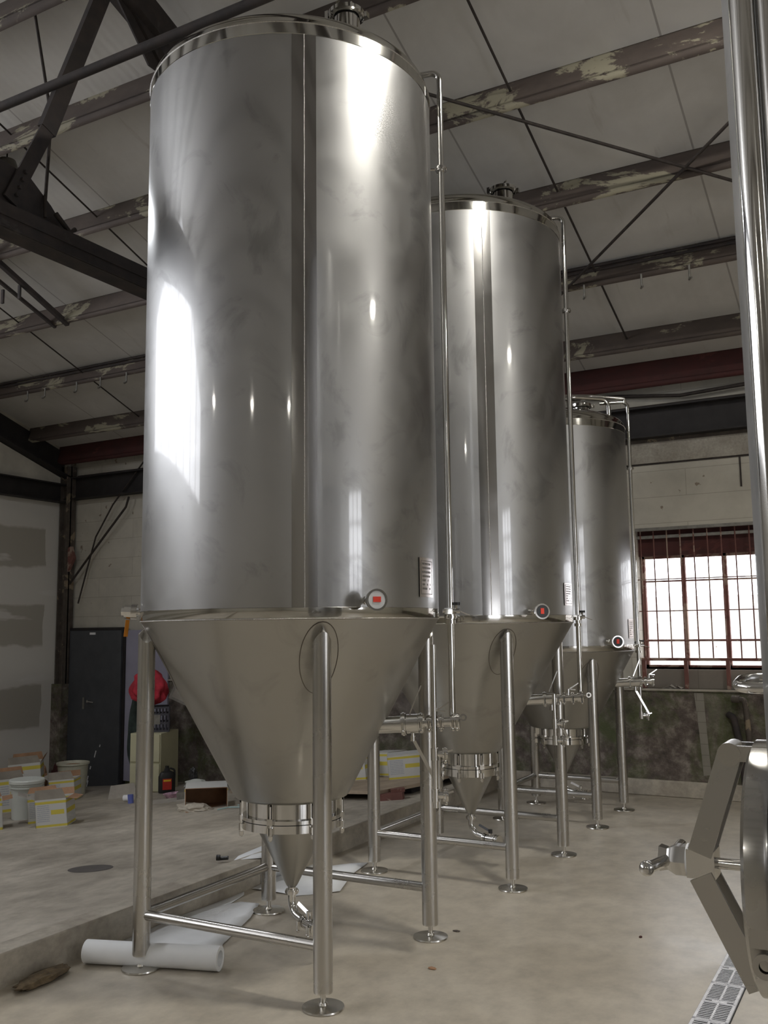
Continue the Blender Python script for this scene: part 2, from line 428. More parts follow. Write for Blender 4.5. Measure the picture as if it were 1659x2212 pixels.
# frames in the off-view openings
s = MB()
for i in range(8): yy = LOP['y0']+(LOP['y1']-LOP['y0'])*i/7; s.b2(XL-.14, XL-.06, yy-.03, yy+.03, LOP['z0'], zroof(yy)+.02)
for z in (LOP['z0']+.03,): s.b2(XL-.14, XL-.06, LOP['y0'], LOP['y1'], z-.025, z+.025)
struct(s.build('window_2', 'winframe'))
s = MB()
for i in range(4): yy = ROP['y0']+(ROP['y1']-ROP['y0'])*i/3; s.b2(XR+.02, XR+.08, yy-.03, yy+.03, ROP['z0'], ROP['z1'])
for i in range(6): z = ROP['z0']+(ROP['z1']-ROP['z0'])*i/5; s.b2(XR+.02, XR+.08, ROP['y0'], ROP['y1'], z-.03, z+.03)
struct(s.build('window_3', 'winframe'))
# outside the back window: ground and the neighbour's pale block wall
struct(MB().b2(-14, 12, YB+.3, 30, -1.2, -.9).build('trim_outdoor_ground', 'curb'))
s = MB(); s.b2(-9, 8, 15, 15.3, -1, 2.05); tag(s.build('neighbour_wall', block_wall('pale_brick_outside', (.8, .78, .77), .12)), 'pale brick wall outside, seen blown out through the barred window', 'wall')

# ---- beams on the walls
def girder(name, mat, s, label, cat='beam', group=None):
    return tag(s.build(name, mat), label, cat, group)
s = MB(); s.b2(XL+.0, XR, YB-.12, YB+.03, 3.73, 3.745); s.b2(XL, XR, YB-.02, YB+.03, 3.44, 3.74); s.b2(XL, XR, YB-.12, YB+.03, 3.44, 3.455)
girder('wall_girt', 'blackbeam', s, 'black steel channel running the length of the back wall above the window')
s = MB(); s.b2(XL, XL+.12, 0.5, YB-.12, 3.39, 3.405); s.b2(XL, XL+.03, 0.5, YB-.12, 3.39, 3.65); s.b2(XL, XL+.12, .5, YB-.12, 3.635, 3.65)
girder('wall_girt', 'blackbeam', s, 'black steel channel across the left gable wall above the drywall')
s = MB(); d = .36
s.prism([(XL, .5, zroof(.5)-.06), (XL, YB-.12, zroof(YB-.12)-.06), (XL, YB-.12, zroof(YB-.12)-.06-d), (XL, .5, zroof(.5)-.06-d)], (.035, 0, 0))
s.prism([(XL, .5, zroof(.5)-.06-d), (XL, YB-.12, zroof(YB-.12)-.06-d), (XL, YB-.12, zroof(YB-.12)-.04-d), (XL, .5, zroof(.5)-.04-d)], (.16, 0, 0))
girder('rafter', 'blackbeam', s, 'black sloping end rafter against the left gable wall')
s = MB(); s.b2(-8, XR, YB+.005, YB+.03, 3.2, 3.44); struct(s.build('trim_2', concrete('rough_render_band', (.36, .33, .28), (.28, .25, .21), (.44, .41, .36), 5)))
s = MB(); s.b2(-8, XR, YB+.0, YB+.03, 3.405, 3.44); struct(s.build('trim_3', 'column'))
s = MB(); s.b2(-6, XR, YB+.018, YB+.03, 3.185, 3.2); s.b2(-1.30, -1.285, YB+.02, YB+.03, 2.9, 3.19); struct(s.build('trim_4', 'rod'))
# conduit sagging just above the girt, small pipe lower
s = MB(); s.tube([(-4.2, YB-.03, 3.97), (-3.0, YB-.03, 3.95), (-2.4, YB-.04, 3.90), (-1.8, YB-.05, 3.83), (-1.2, YB-.05, 3.86), (-.2, YB-.04, 3.95), (5, YB-.03, 3.95)], .018)
tag(s.build('conduit', 'rod'), 'dark conduit sagging across the plaster between red beam and black girt', 'pipe')
s = MB(); s.cyl((-10, YB-.02, 3.765), (5, YB-.02, 3.765), .013)
tag(s.build('conduit', 'rod'), 'thin straight conduit lying on top of the black girt', 'pipe')

# ---- purlins
def channel(s, y, zt, dep, fl, x0, x1, t=.008):
    # web towards the camera, flanges reaching to +Y, leaning with the roof
    th = -math.atan(SL)
    def P(a, b): return (y+a*math.cos(th)-b*math.sin(th), zt+a*math.sin(th)+b*math.cos(th))
    def pr(a0, a1, b0, b1):
        q = [P(a0, b0), P(a1, b0), P(a1, b1), P(a0, b1)]
        s.prism([(x0, yy, zz) for yy, zz in q], (x1-x0, 0, 0))
    pr(0, t, -dep, 0); pr(0, fl, -dep, -dep+t); pr(0, fl, -t, 0)
pl = ['rust and cream flaked roof purlin, last but one above the back wall', 'roof purlin with twin conduits and J hooks hanging from it', 'flaking brown and cream roof purlin carrying the upper ends of the short dark bars',
      'roof purlin passing just above the manway of the middle tank', 'roof purlin passing behind the top manway of the nearest tank', 'roof purlin crossing the top left corner']
for i, y in enumerate((8.60, 7.62, 6.66, 5.70, 4.76, 3.95)):
    s = MB(); channel(s, y, zroof(y), .185, .075, XL, XR)
    tag(s.build('purlin', 'purlin'), pl[i], 'beam', 'roof purlins')
ord_ = ['first', 'second', 'third', 'fourth', 'fifth', 'sixth', 'seventh', 'eighth', 'ninth']
for k, y in enumerate((2.9, 1.9, .9, -.1, -1.9, -2.9, -3.9, -4.9, -5.9, -6.9, -7.9, -8.9, -9.9)):
    s = MB(); channel(s, y, zroof(y), .185, .075, XL, XR); tag(s.build('purlin', 'purlin'), ('%s roof purlin outside the view, counted from the photographed bay up to the ridge' % ord_[k]) if k < 4 else ('%s roof purlin outside the view, counted from the ridge down the far slope' % ord_[k-4]), 'beam', 'roof purlins outside the view')
s = MB(); channel(s, 9.12, zroof(9.12), .24, .1, XL, XR)
girder('eave_beam', 'redbeam', s, 'dark oxide red eave beam along the top of the back wall')
s = MB()
for a in (.03, .07): s.cyl((XL, 7.60-a*.2, zroof(7.6)-a-.005), (XR, 7.60-a*.2, zroof(7.6)-a-.005), .013, 10)
tag(s.build('conduit', 'darkiron'), 'twin dark conduits clipped along the top of the hooked purlin', 'pipe')
hk = MB(); hk.tube(fillet([(0, 0, .06), (0, 0, -.10), (.0, -.035, -.125), (.025, -.06, -.115)], .03), .009, 8)
hk.box((0, 0, .05), (.05, .012, .03))
hook0 = None
hl = ['rightmost J hook on the roof purlin, nearest the right tank', 'J hook second from the right tank on the roof purlin', 'J hook just right of the middle tank on the roof purlin',
      'J hook nearest the left edge of the photo', 'second J hook from the left edge of the photo', 'third J hook from the left edge, on the left purlin', 'fourth J hook from the left edge, on the left purlin', 'J hook nearest the big tank on its left side']
for i, x in enumerate((-1.349, -1.734, -2.218, -9.06, -8.765, -8.241, -7.863, -7.464)):
    if hook0 is None: o = hook0 = hk.build('ceiling_hook', 'galv')
    else: o = hook0.copy(); C.objects.link(o)
    o.location = (x, 7.585, zroof(7.6)-.2); tag(o, hl[i], 'hook', 'J hooks on the purlin')
# sag rods and bracing under the roof
def rod(p0, p1, r, label, name='tie_rod', mat='rod'):
    return tag(MB().cyl(p0, p1, r, 10).build(name, mat), label, 'rod')
def rp(x, y, off): return (x, y, zroof(y)-off)
rod(rp(-2.11, 4.5, .09), rp(-2.12, 8.65, .09), .009, 'thin sag rod running up the roof between the tanks and the right tank')
rod(rp(-5.93, 3.9, .09), rp(-6.03, 7.66, .09), .008, 'thin sag rod running down the roof left of the nearest tank')
rod(rp(-8.06, 5.8, .09), rp(-8.22, 8.65, .09), .008, 'thin sag rod low on the roof at far left')
rod(rp(-3.4, 4.75, .2), rp(-.70, 6.93, .2), .012, 'brace rod sloping down to the right across the roof')
rod(rp(-.45, 5.97, .2), rp(-2.75, 7.9, .2), .012, 'brace rod rising to the right behind the right tank')
s = MB(); s.bar(rp(-7.2, 4.9, .2), rp(-7.413, 6.68, .2), .045, .045)
s.bar(rp(-7.36, 6.02, .22), rp(-7.36, 6.02, .36), .02, .03, (1, 0, 0)); tag(s.build('angle_bar', 'darkiron'), 'short dark angle bar ending at a purlin, the upper right of the pair', 'bar')
s = MB(); s.bar(rp(-7.5, 5.2, .2), rp(-7.594, 6.68, .2), .03, .03)
s.bar(rp(-7.6, 6.02, .22), rp(-7.6, 6.02, .36), .02, .03, (1, 0, 0)); tag(s.build('angle_bar', 'darkiron'), 'short thin dark bar ending at a purlin, the lower left of the pair', 'bar')

# ---- truss in the plane X = -4
tr_ = empty('roof_truss', (-4, 3.3, 3.7)); tag(tr_, 'dark riveted steel roof truss, its bottom chord running behind the nearest tank', 'truss')
o4 = Vector((4, -3.3, -3.7))
def tp(x, y, z): return Vector((x, y, z))+o4
s = MB(); s.bar(tp(-4.0, -1.0, 3.75), tp(-4.0, 9.2, 3.75), .15, .012); s.bar(tp(-4.06, -1.0, 3.815), tp(-4.06, 9.2, 3.815), .012, .13); s.bar(tp(-3.94, -1., 3.75), tp(-3.94, 9.2, 3.75), .012, .14); s.bar(tp(-4.0, -1, 3.69), tp(-4, 9.2, 3.69), .15, .012)
s.build('bottom_chord', 'darkiron', tr_)
s = MB(); s.prism([tp(-4.01, 2.2, 3.8), tp(-4.01, 3.62, 3.8), tp(-4.01, 3.46, 3.953), tp(-4.01, 3.305, 4.06), tp(-4.01, 2.9, 4.09), tp(-4.01, 2.2, 4.0)], (.012, 0, 0)); s.build('gusset_plate', 'darkiron', tr_)
wb = MB(); wb.bar(tp(-3.975, 3.17, 3.86), tp(-3.975, 3.42, 4.42), .012, .085, (0, 1, -.4)); wb.bar(tp(-3.985, 3.40, 4.36), tp(-3.985, 3.95, 5.9), .04, .10, (0, 1, -.35))
web = wb.build('web_diagonal', 'darkiron', tr_); 
for k in range(4):
    t = k*.05; c = tp(-3.969, 3.2+t*.35, 3.90+t); MB().cyl(c, c+Vector((.018, 0, 0)), .011, 8).build('rivet', 'darkiron', web)
s = MB(); s.bar(tp(-4.0, 3.7, 5.0+.12), tp(-4.0, 3.71, 5.1), .01, .01); s = MB()
s.bar(tp(-4, -1, zroof(-1)-.28), tp(-4, 9.1, zroof(9.1)-.30), .15, .18); s.build('top_chord', 'darkiron', tr_)
s = MB(); s.bar(tp(-4.0, 3.75, 5.75), tp(-4.0, 4.95, 4.75), .05, .075); s.build('web_diagonal', 'darkiron', tr_)
s = MB(); s.prism([tp(-4.01, 3.6, 5.85), tp(-4.01, 4.2, 5.45), tp(-4.01, 4.35, 5.2), tp(-4.01, 4.2, 5.2), tp(-4.01, 3.85, 5.55)], (.012, 0, 0)); s.build('gusset_plate', 'darkiron', tr_)
# hanging rod with a kink
s = MB(); s.tube([(-4.850, 4.001, 5.764), (-4.450, 3.782, 4.976), (-4.300, 3.689, 4.717), (-4.200, 3.607, 4.473), (-3.960, 3.384, 3.926), (-3.960, 3.390, 3.849)], .010, 10); s.sphere((-4.850, 4.001, 5.764), .028)
s.tube([(-3.96, 3.46, 3.9), (-3.96, 3.56, 3.83), (-3.96, 3.60, 3.86)], .014, 8)
tag(s.build('hanging_rod', 'rod'), 'thin kinked rod hanging from a purlin ball joint down to the truss gusset', 'rod')
s = MB(); s.cyl((-9.9, 3.46, 4.65), (4.5, 3.395, 4.65), .0265, 16)
tag(s.build('ceiling_pipe', 'darkiron'), 'dark round pipe crossing the top left in front of the truss', 'pipe')

# ---- corner column
col = empty('corner_column', (-10.11, 9.2, zs(-10.11))); tag(col, 'stained steel column in the left corner beside the grey door', 'column')
z0c = zs(-10.11)
s = MB(); s.b2(-.07, .07, -.01, .01, .9-z0c, 3.9-z0c); s.b2(-.07, -.055, -.07, .09, .9-z0c, 3.9-z0c); s.b2(.055, .07, -.07, .09, .9-z0c, 3.9-z0c); s.build('steel_post', 'column', col)
s = MB(); s.b2(-.1, .1, -.1, .1, -.02, .92-z0c); s.build('pier', 'stone', col)
s = MB(); s.prism([(.06, -.03, 2.42-z0c), (.18, -.03, 2.62-z0c), (.12, -.03, 2.78-z0c), (.06, -.03, 2.76-z0c)], (0, .05, 0)); s.build('bracket', 'winframe', col)
s = MB(); s.tube([(-8.75, 9.24, 3.85), (-9.28, 9.23, 3.31), (-9.57, 9.22, 2.89), (-9.72, 9.22, 2.45), (-9.87, 9.22, 2.0)], .011, 8)
tag(s.build('cable', 'rod'), 'dark cable hanging diagonally on the back wall near the corner', 'cable')
s = MB(); s.tube([(-8.98, 9.22, 3.40), (-9.02, 9.21, 3.26), (-9.69, 9.21, 2.61), (-10.03, 9.21, 2.27)], .015, 8)
tag(s.build('brace_rod', 'rod'), 'straight brown rod running from the girt down to the corner column bracket', 'rod')

# ---- grey door and lilac board
dr = struct(MB().b2(-10.0, -9.06, 9.215, 9.262, -.44, 1.63).build('door_1', 'doorgrey', bevel=.004))
s = MB(); s.cyl((-9.58, 9.2, .70), (-9.58, 9.15, .70), .018); s.cyl((-9.58, 9.15, .70), (-9.46, 9.15, .69), .009); s.build('door_handle', 'bright', dr)
s = MB(); s.box((-9.70, 9.205, .67), (.03, .015, .15)); s.build('door_bolt', 'galv', dr)
s = MB(); s.b2(-9.62, -9.52, 9.205, 9.215, 1.575, 1.605); s.build('door_stop', 'white_plastic', dr)
s = MB()
for x, z, h in ((-9.39, .13, .03), (-9.47, 0.02, .09), (-9.55, -.16, .04), (-9.6, -.31, .09), (-9.6, -.37, .09)): s.box((x, 9.212, z), (.012, .006, h), R=Matrix.Rotation(.3, 3, 'Y'))
s.build('paint_splash', 'white_plastic', dr)
s = MB(); s.b2(-10.04, -9.02, 9.25, 9.30, -.5, 1.67); struct(s.build('trim_door', 'blackbeam'))
o = MB().b2(-9.04, -8.3, 9.27, 9.295, zs(-8.5), 1.63).build('wall_board', 'panelblue'); tag(o, 'pale lilac board fixed on the back wall right of the grey door', 'board')

# ---- window in the back wall
wn = struct(MB().b2(WIN['x0'], WIN['x1'], YB+.2, YB+.25, 1.165, 1.20).build('window_1', 'winframe'))
fr = MB(); zt = 2.30; zb = 1.18
mx_ = [-2.295, -1.905, -1.515, -1.125, -.735, -.385]
for x in mx_: fr.b2(x-.02, x+.02, YB+.2, YB+.25, zb, zt)
for z in (zt-.015, zb+.02): fr.b2(WIN['x0'], WIN['x1'], YB+.2, YB+.25, z-.02, z+.02)
for z in (2.04, 1.46): fr.b2(WIN['x0'], WIN['x1'], YB+.21, YB+.24, z-.008, z+.008)
fr.build('window_frame', 'winframe', wn)
for x0_, x1_ in zip(mx_[:-1], mx_[1:]): MB().b2(x0_, x1_, YB+.222, YB+.226, zb, zt).build('window_pane', 'glass', wn)
br = MB()
for i in range(16):
    x = WIN['x0']+.04+i*.1275
    if x < WIN['x1']: br.cyl((x, YB+.1, 1.28), (x, YB+.1, 2.56), .0065, 8)
for z in (2.055, 1.745, 1.455): br.b2(WIN['x0'], WIN['x1'], YB+.09, YB+.11, z-.005, z+.005)
br.b2(WIN['x0'], WIN['x1'], YB+.085, YB+.115, 1.265, 1.292)
br.build('security_bars', 'winframe', wn)
s = MB()
for x in (-2.3, -1.9, -1.515, -1.125, -.735): s.b2(x-.018, x+.018, YB+.09, YB+.115, 1.0, 1.28)
s.build('bar_legs', 'winframe', wn)
s = MB(); s.b2(WIN['x0'], WIN['x1'], YB+.16, YB+T, 2.29, 2.56); struct(s.build('trim_lintel', 'redbeam'))
s = MB(); s.b2(WIN['x0'], WIN['x1'], YB+.1, YB+.2, 2.46, 2.49); s.b2(WIN['x0']-.0, WIN['x1'], YB+.02, YB+.06, 2.53, 2.56); struct(s.build('trim_lintel_angle', 'galv'))
# crumpled paper on the ledge
s = MB()
for i in range(9):
    a = random.uniform(0, 6.3); p = Vector((-1.98+random.uniform(-.09, .09), 9.36+random.uniform(-.03, .03), 1.0))
    s.add([p, p+Vector((.06*math.cos(a), .04*math.sin(a), .012)), p+Vector((.07*math.cos(a+1), .04*math.sin(a+1), .05*random.random())), p+Vector((.04*math.cos(a+2), .03*math.sin(a+2), .06*random.random()))], [(0, 1, 2, 3)])
tag(s.build('crumpled_paper', 'greycard', smooth=False, solid=.002), 'crumpled pale paper lying on the ledge under the barred window', 'paper')
# stone wall fittings
s = MB(); s.prism([(-1.82, YB-.004, .97), (-1.735, YB-.004, .97), (-1.72, YB-.004, .6), (-1.70, YB-.004, .22), (-1.77, YB-.004, .21), (-1.79, YB-.004, .6)], (0, .004, 0))
struct(s.build('trim_mortar_strip', block_wall('pale_mortar', (.27, .25, .215), .1)))
s = MB(); s.tube(fillet([(-1.44, 9.24, .925), (-1.36, 9.2, .92), (-1.35, 9.2, .85), (-1.32, 9.22, .16)], .03), .026, 12); s.cyl((-1.47, 9.24, .925), (-1.40, 9.22, .925), .033)
tag(s.build('wall_pipe', 'column'), 'stubby elbow pipe dropping down the stone wall at the right', 'pipe')
s = MB(); s.tube(fillet([(-1.52, 9.29, .78), (-1.47, 9.25, .76), (-1.42, 9.25, .5), (-1.40, 9.25, .16)], .04), .03, 12)
tag(s.build('wall_pipe', 'darkiron'), 'dark pipe running down the stone wall left of the elbow pipe', 'pipe')

# ------------------------------------------------------------------ lamps (out of the photograph, reflected in the steel)
def lamp(x, y, z, power, label, col=(1.0, .965, .88), rr=.2):
    t = empty('high_bay_lamp', (x, y, z)); tag(t, label, 'lamp', 'hanging high bay lamps')
    s = MB(); s.lathe([(rr+.02, -.02), (rr*.8, .12), (.09, .24), (.07, .30), (.001, .31)], n=32); s.build('shade', 'galv', t)
    s = MB(); s.cyl((0, 0, .3), (0, 0, zroof(y)-z), .006, 8); s.build('hanger', 'rod', t)
    em, nt, b = new_mat('lamp_glow'); b.inputs['Emission Color'].default_value = (*col, 1); b.inputs['Emission Strength'].default_value = power
    b.inputs['Base Color'].default_value = (.8, .8, .8, 1)
    s = MB(); s.lathe([(.001, -.03), (rr*.5, -.025), (rr, 0), (rr*.95, .02)], n=24); s.build('lens', em, t)
    return t
lamp(-.60, 4.03, 5.50, 260, 'high bay lamp hanging over the gap right of the nearest tank')
lamp(-6.2, 4.9, 5.15, 120, 'high bay lamp hanging left of the nearest tank', (.93, .96, 1.0))
lamp(-6.9, -5.3, 5.0, 150, 'high bay lamp over the open floor at the far left', rr=.17)
lamp(-1.7, -6.4, 5.0, 150, 'high bay lamp over the middle of the open floor', rr=.17)
lamp(2.9, -4.9, 5.0, 150, 'high bay lamp over the open floor by the roller door', rr=.17)
lamp(2.9, 4.6, 4.9, 150, 'high bay lamp hanging behind the right tank')

# ------------------------------------------------------------------ tank fittings
def polar(r, az, z): a = math.radians(az); return Vector((r*math.cos(a), r*math.sin(a), z))
def clamp_ring(s, c, d, r):          # hygienic clamp: ring with a wing nut
    c, d = Vector(c), Vector(d).normalized(); s.cyl(c-d*.012, c+d*.012, r+.013, 24); s.cyl(c-d*.005, c+d*.005, r+.017, 24)
    u, v, _ = basis(d); q = c+u*(r+.016); s.cyl(q-v*.012, q+v*.03, .006, 8); s.sphere(q+v*.034, .009, 8)
def butterfly(par, c, d, r, handle_dir, hl, name='butterfly_valve', hmat='bright'):
    c, d = Vector(c), Vector(d).normalized(); s = MB(); s.cyl(c-d*.03, c+d*.03, r*1.35, 24); s.cyl(c-d*.05, c+d*.05, r*1.05, 20)
    clamp_ring(s, c-d*.045, d, r); clamp_ring(s, c+d*.045, d, r)
    h = Vector(handle_dir).normalized(); s.cyl(c, c+Vector((0, 0, 1))*(r*1.5+.03 if h.z >= 0 else -(r*1.5+.03)), .011, 12)
    o = s.build(name, 'bright', par)
    p = c+Vector((0, 0, 1))*(r*1.5+.02 if h.z >= 0 else -(r*1.5+.02))
    k = MB(); k.bar(p, p+h*hl, .016, .008, (0.3, -.8, .2)); k.cyl(p-Vector((0, 0, .012)), p+Vector((0, 0, .012)), .014, 12); k.build('valve_handle', hmat, o)
    return o

def tank(name, label, cx, cy, R, zr, zt, rc, rn, zn, zgap, zfl, ztip, rlc, leg, bars_z, p):
    t = empty(name, (cx, cy, 0)); tag(t, label, 'tank', 'conical fermenters in a row')
    # shell, seam, bands, head, cone
    s = MB(); s.lathe([(R, zr+.045), (R, (zr+zt)/2), (R, zt)], n=160); shell = s.build('shell', 'shell', t)
    sa = math.radians(p['seam']); hw = .058/R
    s = MB(); s.lathe([(R+.0008, zr+.045), (R+.0008, zt)], n=8, a0=sa-hw, a1=sa+hw); s.build('polished_seam_strip', 'seam', shell)
    s = MB(); s.tube([polar(R+.001, p['seam'], zr+.045+i*(zt-zr-.045)/60)+Vector((random.uniform(-.0005, .0005),)*3) for i in range(61)], .0022, 6); s.build('weld_seam', 'weld', shell)
    s = MB(); s.lathe([(R+.001, zr), (R+.002, zr+.002), (R+.002, zr+.045), (R, zr+.047)], n=160); s.build('lower_band', 'band', t)
    s = MB(); s.lathe([(R+.0005, zt-.002), (R+.002, zt), (R+.002, zt+.055)], n=160); s.build('upper_band', 'band', t)
    s = MB(); s.lathe([(R+.002, zt+.055), (R+.0055, zt+.058), (R+.002, zt+.062)], n=160); s.build('upper_weld_bead', 'weld', t)
    s = MB(); s.lathe([(R+.001, zr-.001), (R+.0045, zr-.004), (R-.004, zr-.008)], n=160); s.build('lower_weld_bead', 'weld', t)
    s = MB(); kr = .07; pr_ = [(R+.002, zt+.060)]+[(R-kr+kr*math.cos(a), zt+.065+kr*math.sin(a)) for a in [i*PI/16 for i in range(0, 7)]]
    rr, zz = pr_[-1]
    for i in range(1, 9): f = i/8; pr_.append((max(.001, rr*(1-f)), zz+.13*(1-(1-f)**2)))
    s.lathe(pr_, n=120); s.build('head', 'band', t); ztop = zt+.135
    def conez(r): return zr-(R-r)*(zr-zn)/(R-rc)
    s = MB(); s.lathe([(R, zr), (R-.004, zr-.006), (rc+.01, zn+.012), (rc, zn), (rc-.02, zn-.008), (rn, zn-.006)], n=140); s.build('cone', 'cone', t)
    # neck, flange, clamps
    s = MB(); s.lathe([(rn, zn-.005), (rn, zgap+.02), (rn+.022, zgap+.02), (rn+.022, zgap+.002)], n=96); s.build('neck', 'bright', t)
    s = MB(); s.lathe([(rn+.016, zgap+.003), (rn+.016, zgap-.003)], n=96); s.build('gasket', 'darkgap', t)
    s = MB(); s.lathe([(rn, zgap-.002), (rn+.022, zgap-.002), (rn+.022, zfl), (rn-.0, zfl), (rlc, zfl)], n=96); s.build('lower_flange', 'bright', t)
    nc = 8
    for k in range(nc):
        a = p['clamp0']+360*k/nc
        def W(dr, dt, z): return polar(rn+dr, a, z)+polar(dt, a+90, 0)
        rz = math.radians(a); h = zn-zfl
        s = MB()
        for dt in (-.013, .013): s.box(W(.018, dt, zgap+.5*(zn-zgap)+.005), (.034, .005, (zn-zgap)*.9), rz)
        s.box(W(.027, 0, zgap+.018), (.026, .03, .03), rz)
        for dt in (-.009, .009): s.box(W(.03, dt, zfl+.012), (.018, .006, .035), rz)
        s.cyl(W(.03, 0, zn-.015), W(.03, 0, zfl-.012), .006, 10); s.cyl(W(.03, 0, zfl-.008), W(.03, 0, zfl-.024), .012, 8); s.sphere(W(.03, 0, zfl-.026), .009, 8)
        s.build('flange_clamp', 'bright', t)
    s = MB(); s.lathe([(rlc, zfl), (.028, ztip+.01), (.02, ztip)], n=96); s.build('bottom_cone', 'cone', t)
    # outlet with elbow and valve
    od = Vector((math.cos(math.radians(p['out_az'])), math.sin(math.radians(p['out_az'])), 0))
    zo = ztip-.12
    s = MB(); s.tube(fillet([(0, 0, ztip+.015), (0, 0, zo), od*.13+Vector((0, 0, zo-.02))], .07, 8), .019, 16); clamp_ring(s, (0, 0, ztip-.022), (0, 0, 1), .018)
    s.build('outlet_elbow', 'bright', t)
    v = butterfly(t, od*.17+Vector((0, 0, zo-.023)), od, .02, Vector((-od.x*.8-.3, -od.y, .35)), .10, hmat=p.get('ohm', 'bright'))
    s = MB(); c = od*.235+Vector((0, 0, zo-.025)); s.cyl(c-od*.012, c, .024, 20); clamp_ring(s, c, od, .022)
    s.build('outlet_cap', 'bright', t)
    # legs
    h = leg/math.sqrt(2); lr = .042
    for sx, sy in ((-1, -1), (1, -1), (1, 1), (-1, 1)):
        n = 32; vs = []; zb_ = .072
        for i in range(n): a = 2*PI*i/n; vs.append(Vector((sx*h+lr*math.cos(a), sy*h+lr*math.sin(a), zb_)))
        for i in range(n):
            a = 2*PI*i/n; x, y = sx*h+lr*math.cos(a), sy*h+lr*math.sin(a); rr_ = math.hypot(x, y)
            tt = (-(x-sx*h)*sy+(y-sy*h)*sx)/math.sqrt(2)/lr; vs.append(Vector((x, y, min(conez(rr_)+.01, zr-.062-.045*tt*tt))))
        s = MB(); s.add(vs, [(i, (i+1) % n, n+(i+1) % n, n+i) for i in range(n)]+[tuple(range(n))[::-1]]+[(n+i, n+(i+1) % n, 3*n) for i in range(0)])
        k0 = len(s.v)-n; top_ = s.v[k0:]; mid = []
        for q_ in top_: mid.append((sx*h+(q_[0]-sx*h)*.6, sy*h+(q_[1]-sy*h)*.6, q_[2]+.018))
        s.add(mid+[(sx*h, sy*h, zr-.03)], []); m0 = k0+n
        s.f += [(k0+i, k0+(i+1) % n, m0+(i+1) % n, m0+i) for i in range(n)]+[(m0+i, m0+(i+1) % n, m0+n) for i in range(n)]
        lg = s.build('leg', 'leg', t)
        s = MB(); s.cyl((sx*h, sy*h, .01), (sx*h, sy*h, .09), .0125, 16); s.cyl((sx*h, sy*h, .075), (sx*h, sy*h, .066), lr*.98, 24); s.build('foot_spindle', 'foot', lg)
        s = MB(); s.lathe([(.001, .028), (.018, .026), (.022, .016), (.09, .010), (.092, .004), (.09, 0), (.001, 0)], c=(sx*h, sy*h, 0), n=40); s.build('foot_disc', 'foot', lg)
        # pad ring marked on the cone round the leg top
        ring = []
        for i in range(41):
            a = 2*PI*i/40; x, y = sx*(h-.045)+.088*math.cos(a), sy*(h-.045)+.088*math.sin(a); r_ = math.hypot(x, y)
            if r_ > R-.006: x *= (R-.006)/r_; y *= (R-.006)/r_; r_ = R-.006
            ring.append(Vector((x, y, conez(r_)-.0015)))
        s = MB(); s.tube(ring, .002, 6, False); s.build('pad_weld_ring', 'padring', lg)
    for (a, b_) in (((-1, -1), (1, -1)), ((-1, 1), (1, 1)), ((-1, -1), (-1, 1))):
        s = MB(); s.cyl((a[0]*h, a[1]*h, bars_z), (b_[0]*h, b_[1]*h, bars_z), .024, 18); s.build('cross_bar', 'leg', t)
    # thermometer
    az = p['th_az']; zth = p['th_z']; d = polar(1, p.get('th_dir', az+2), 0)
    base = polar(R, az-2, zth)
    s = MB(); s.cyl(base-d*.01, base+d*.05, .014, 16); s.cyl(base+d*.03, base+d*.045, .021, 6); s.cyl(base+d*.045, base+d*.09, .010, 12); th = s.build('thermometer', 'bright', t)
    fd = polar(1, -62, .05).normalized() if False else (Vector((-cx, -cy, 0)).normalized()*.75+polar(1, 0, .05)*.25).normalized()
    c = base+d*.115
    s = MB(); s.cyl(c-fd*.012, c+fd*.008, .047, 32); s.lathe([(.040, 0), (.049, 0), (.049, .006), (.040, .006)], c=c+fd*.006, axis=fd, n=32); s.build('dial_case', 'bright', th)
    s = MB(); s.cyl(c+fd*.008, c+fd*.010, .040, 32); s.build('dial_face', p.get('dial', 'glassdial'), th)
    u, v_, _ = basis(fd); R3 = Matrix((fd, u, v_)).transposed()
    s = MB(); s.box(c+fd*.012-v_*.002, (.002, .036, .024) if p.get('dial') is None else (.002, .022, .036), R=R3); s.build('red_sticker', 'red', th)
    # name plate
    s = MB(); a0, a1, z0_, z1_ = p['plate']; A0, A1 = math.radians(a0), math.radians(a1)
    s.lathe([(R+.001, z0_), (R+.004, z0_), (R+.004, z1_), (R+.001, z1_)], n=10, a0=A0, a1=A1); pt = s.build('name_plate', 'plate', t)
    s = MB(); L = A1-A0; H = z1_-z0_
    for zz_ in (z0_+.08*H, z1_-.08*H): s.lathe([(R+.0045, zz_-.0015), (R+.0045, zz_+.0015)], n=8, a0=A0+.08*L, a1=A1-.08*L)
    for aa in (A0+.08*L, A1-.11*L): s.lathe([(R+.0045, z0_+.08*H), (R+.0045, z1_-.08*H)], n=1, a0=aa, a1=aa+.03*L)
    rnd = random.Random(3)
    for rw in range(7):
        zz_ = z1_-(.18+rw*.105)*H; aa = A0+.18*L
        while aa < A1-.25*L:
            w_ = rnd.uniform(.02, .07)*L; s.lathe([(R+.0045, zz_), (R+.0045, zz_+.05*H)], n=1, a0=aa, a1=aa+w_); aa += w_+.03*L
            if rw > 3 and rnd.random() < .4: aa += .15*L
    s.build('plate_engraving', 'engr', pt)
    # racking arm
    az = p['rk_az']; zk = p['rk_z']; ar = R-(zr-zk)*(R-rc)/(zr-zn); d = polar(1, az, p.get('rk_up', .05)).normalized(); P0 = polar(ar-.06, az, zk)
    rk = p.get('rk_r', .036)
    s = MB(); s.cyl(P0, P0+d*.17, rk, 28); clamp_ring(s, P0+d*.17, d, rk)
    s.build('racking_port', 'bright', t)
    butterfly(t, P0+d*.215, d, rk*.85, Vector((.42*rt.x, .42*rt.y, -.8)), p.get('hl', .23))
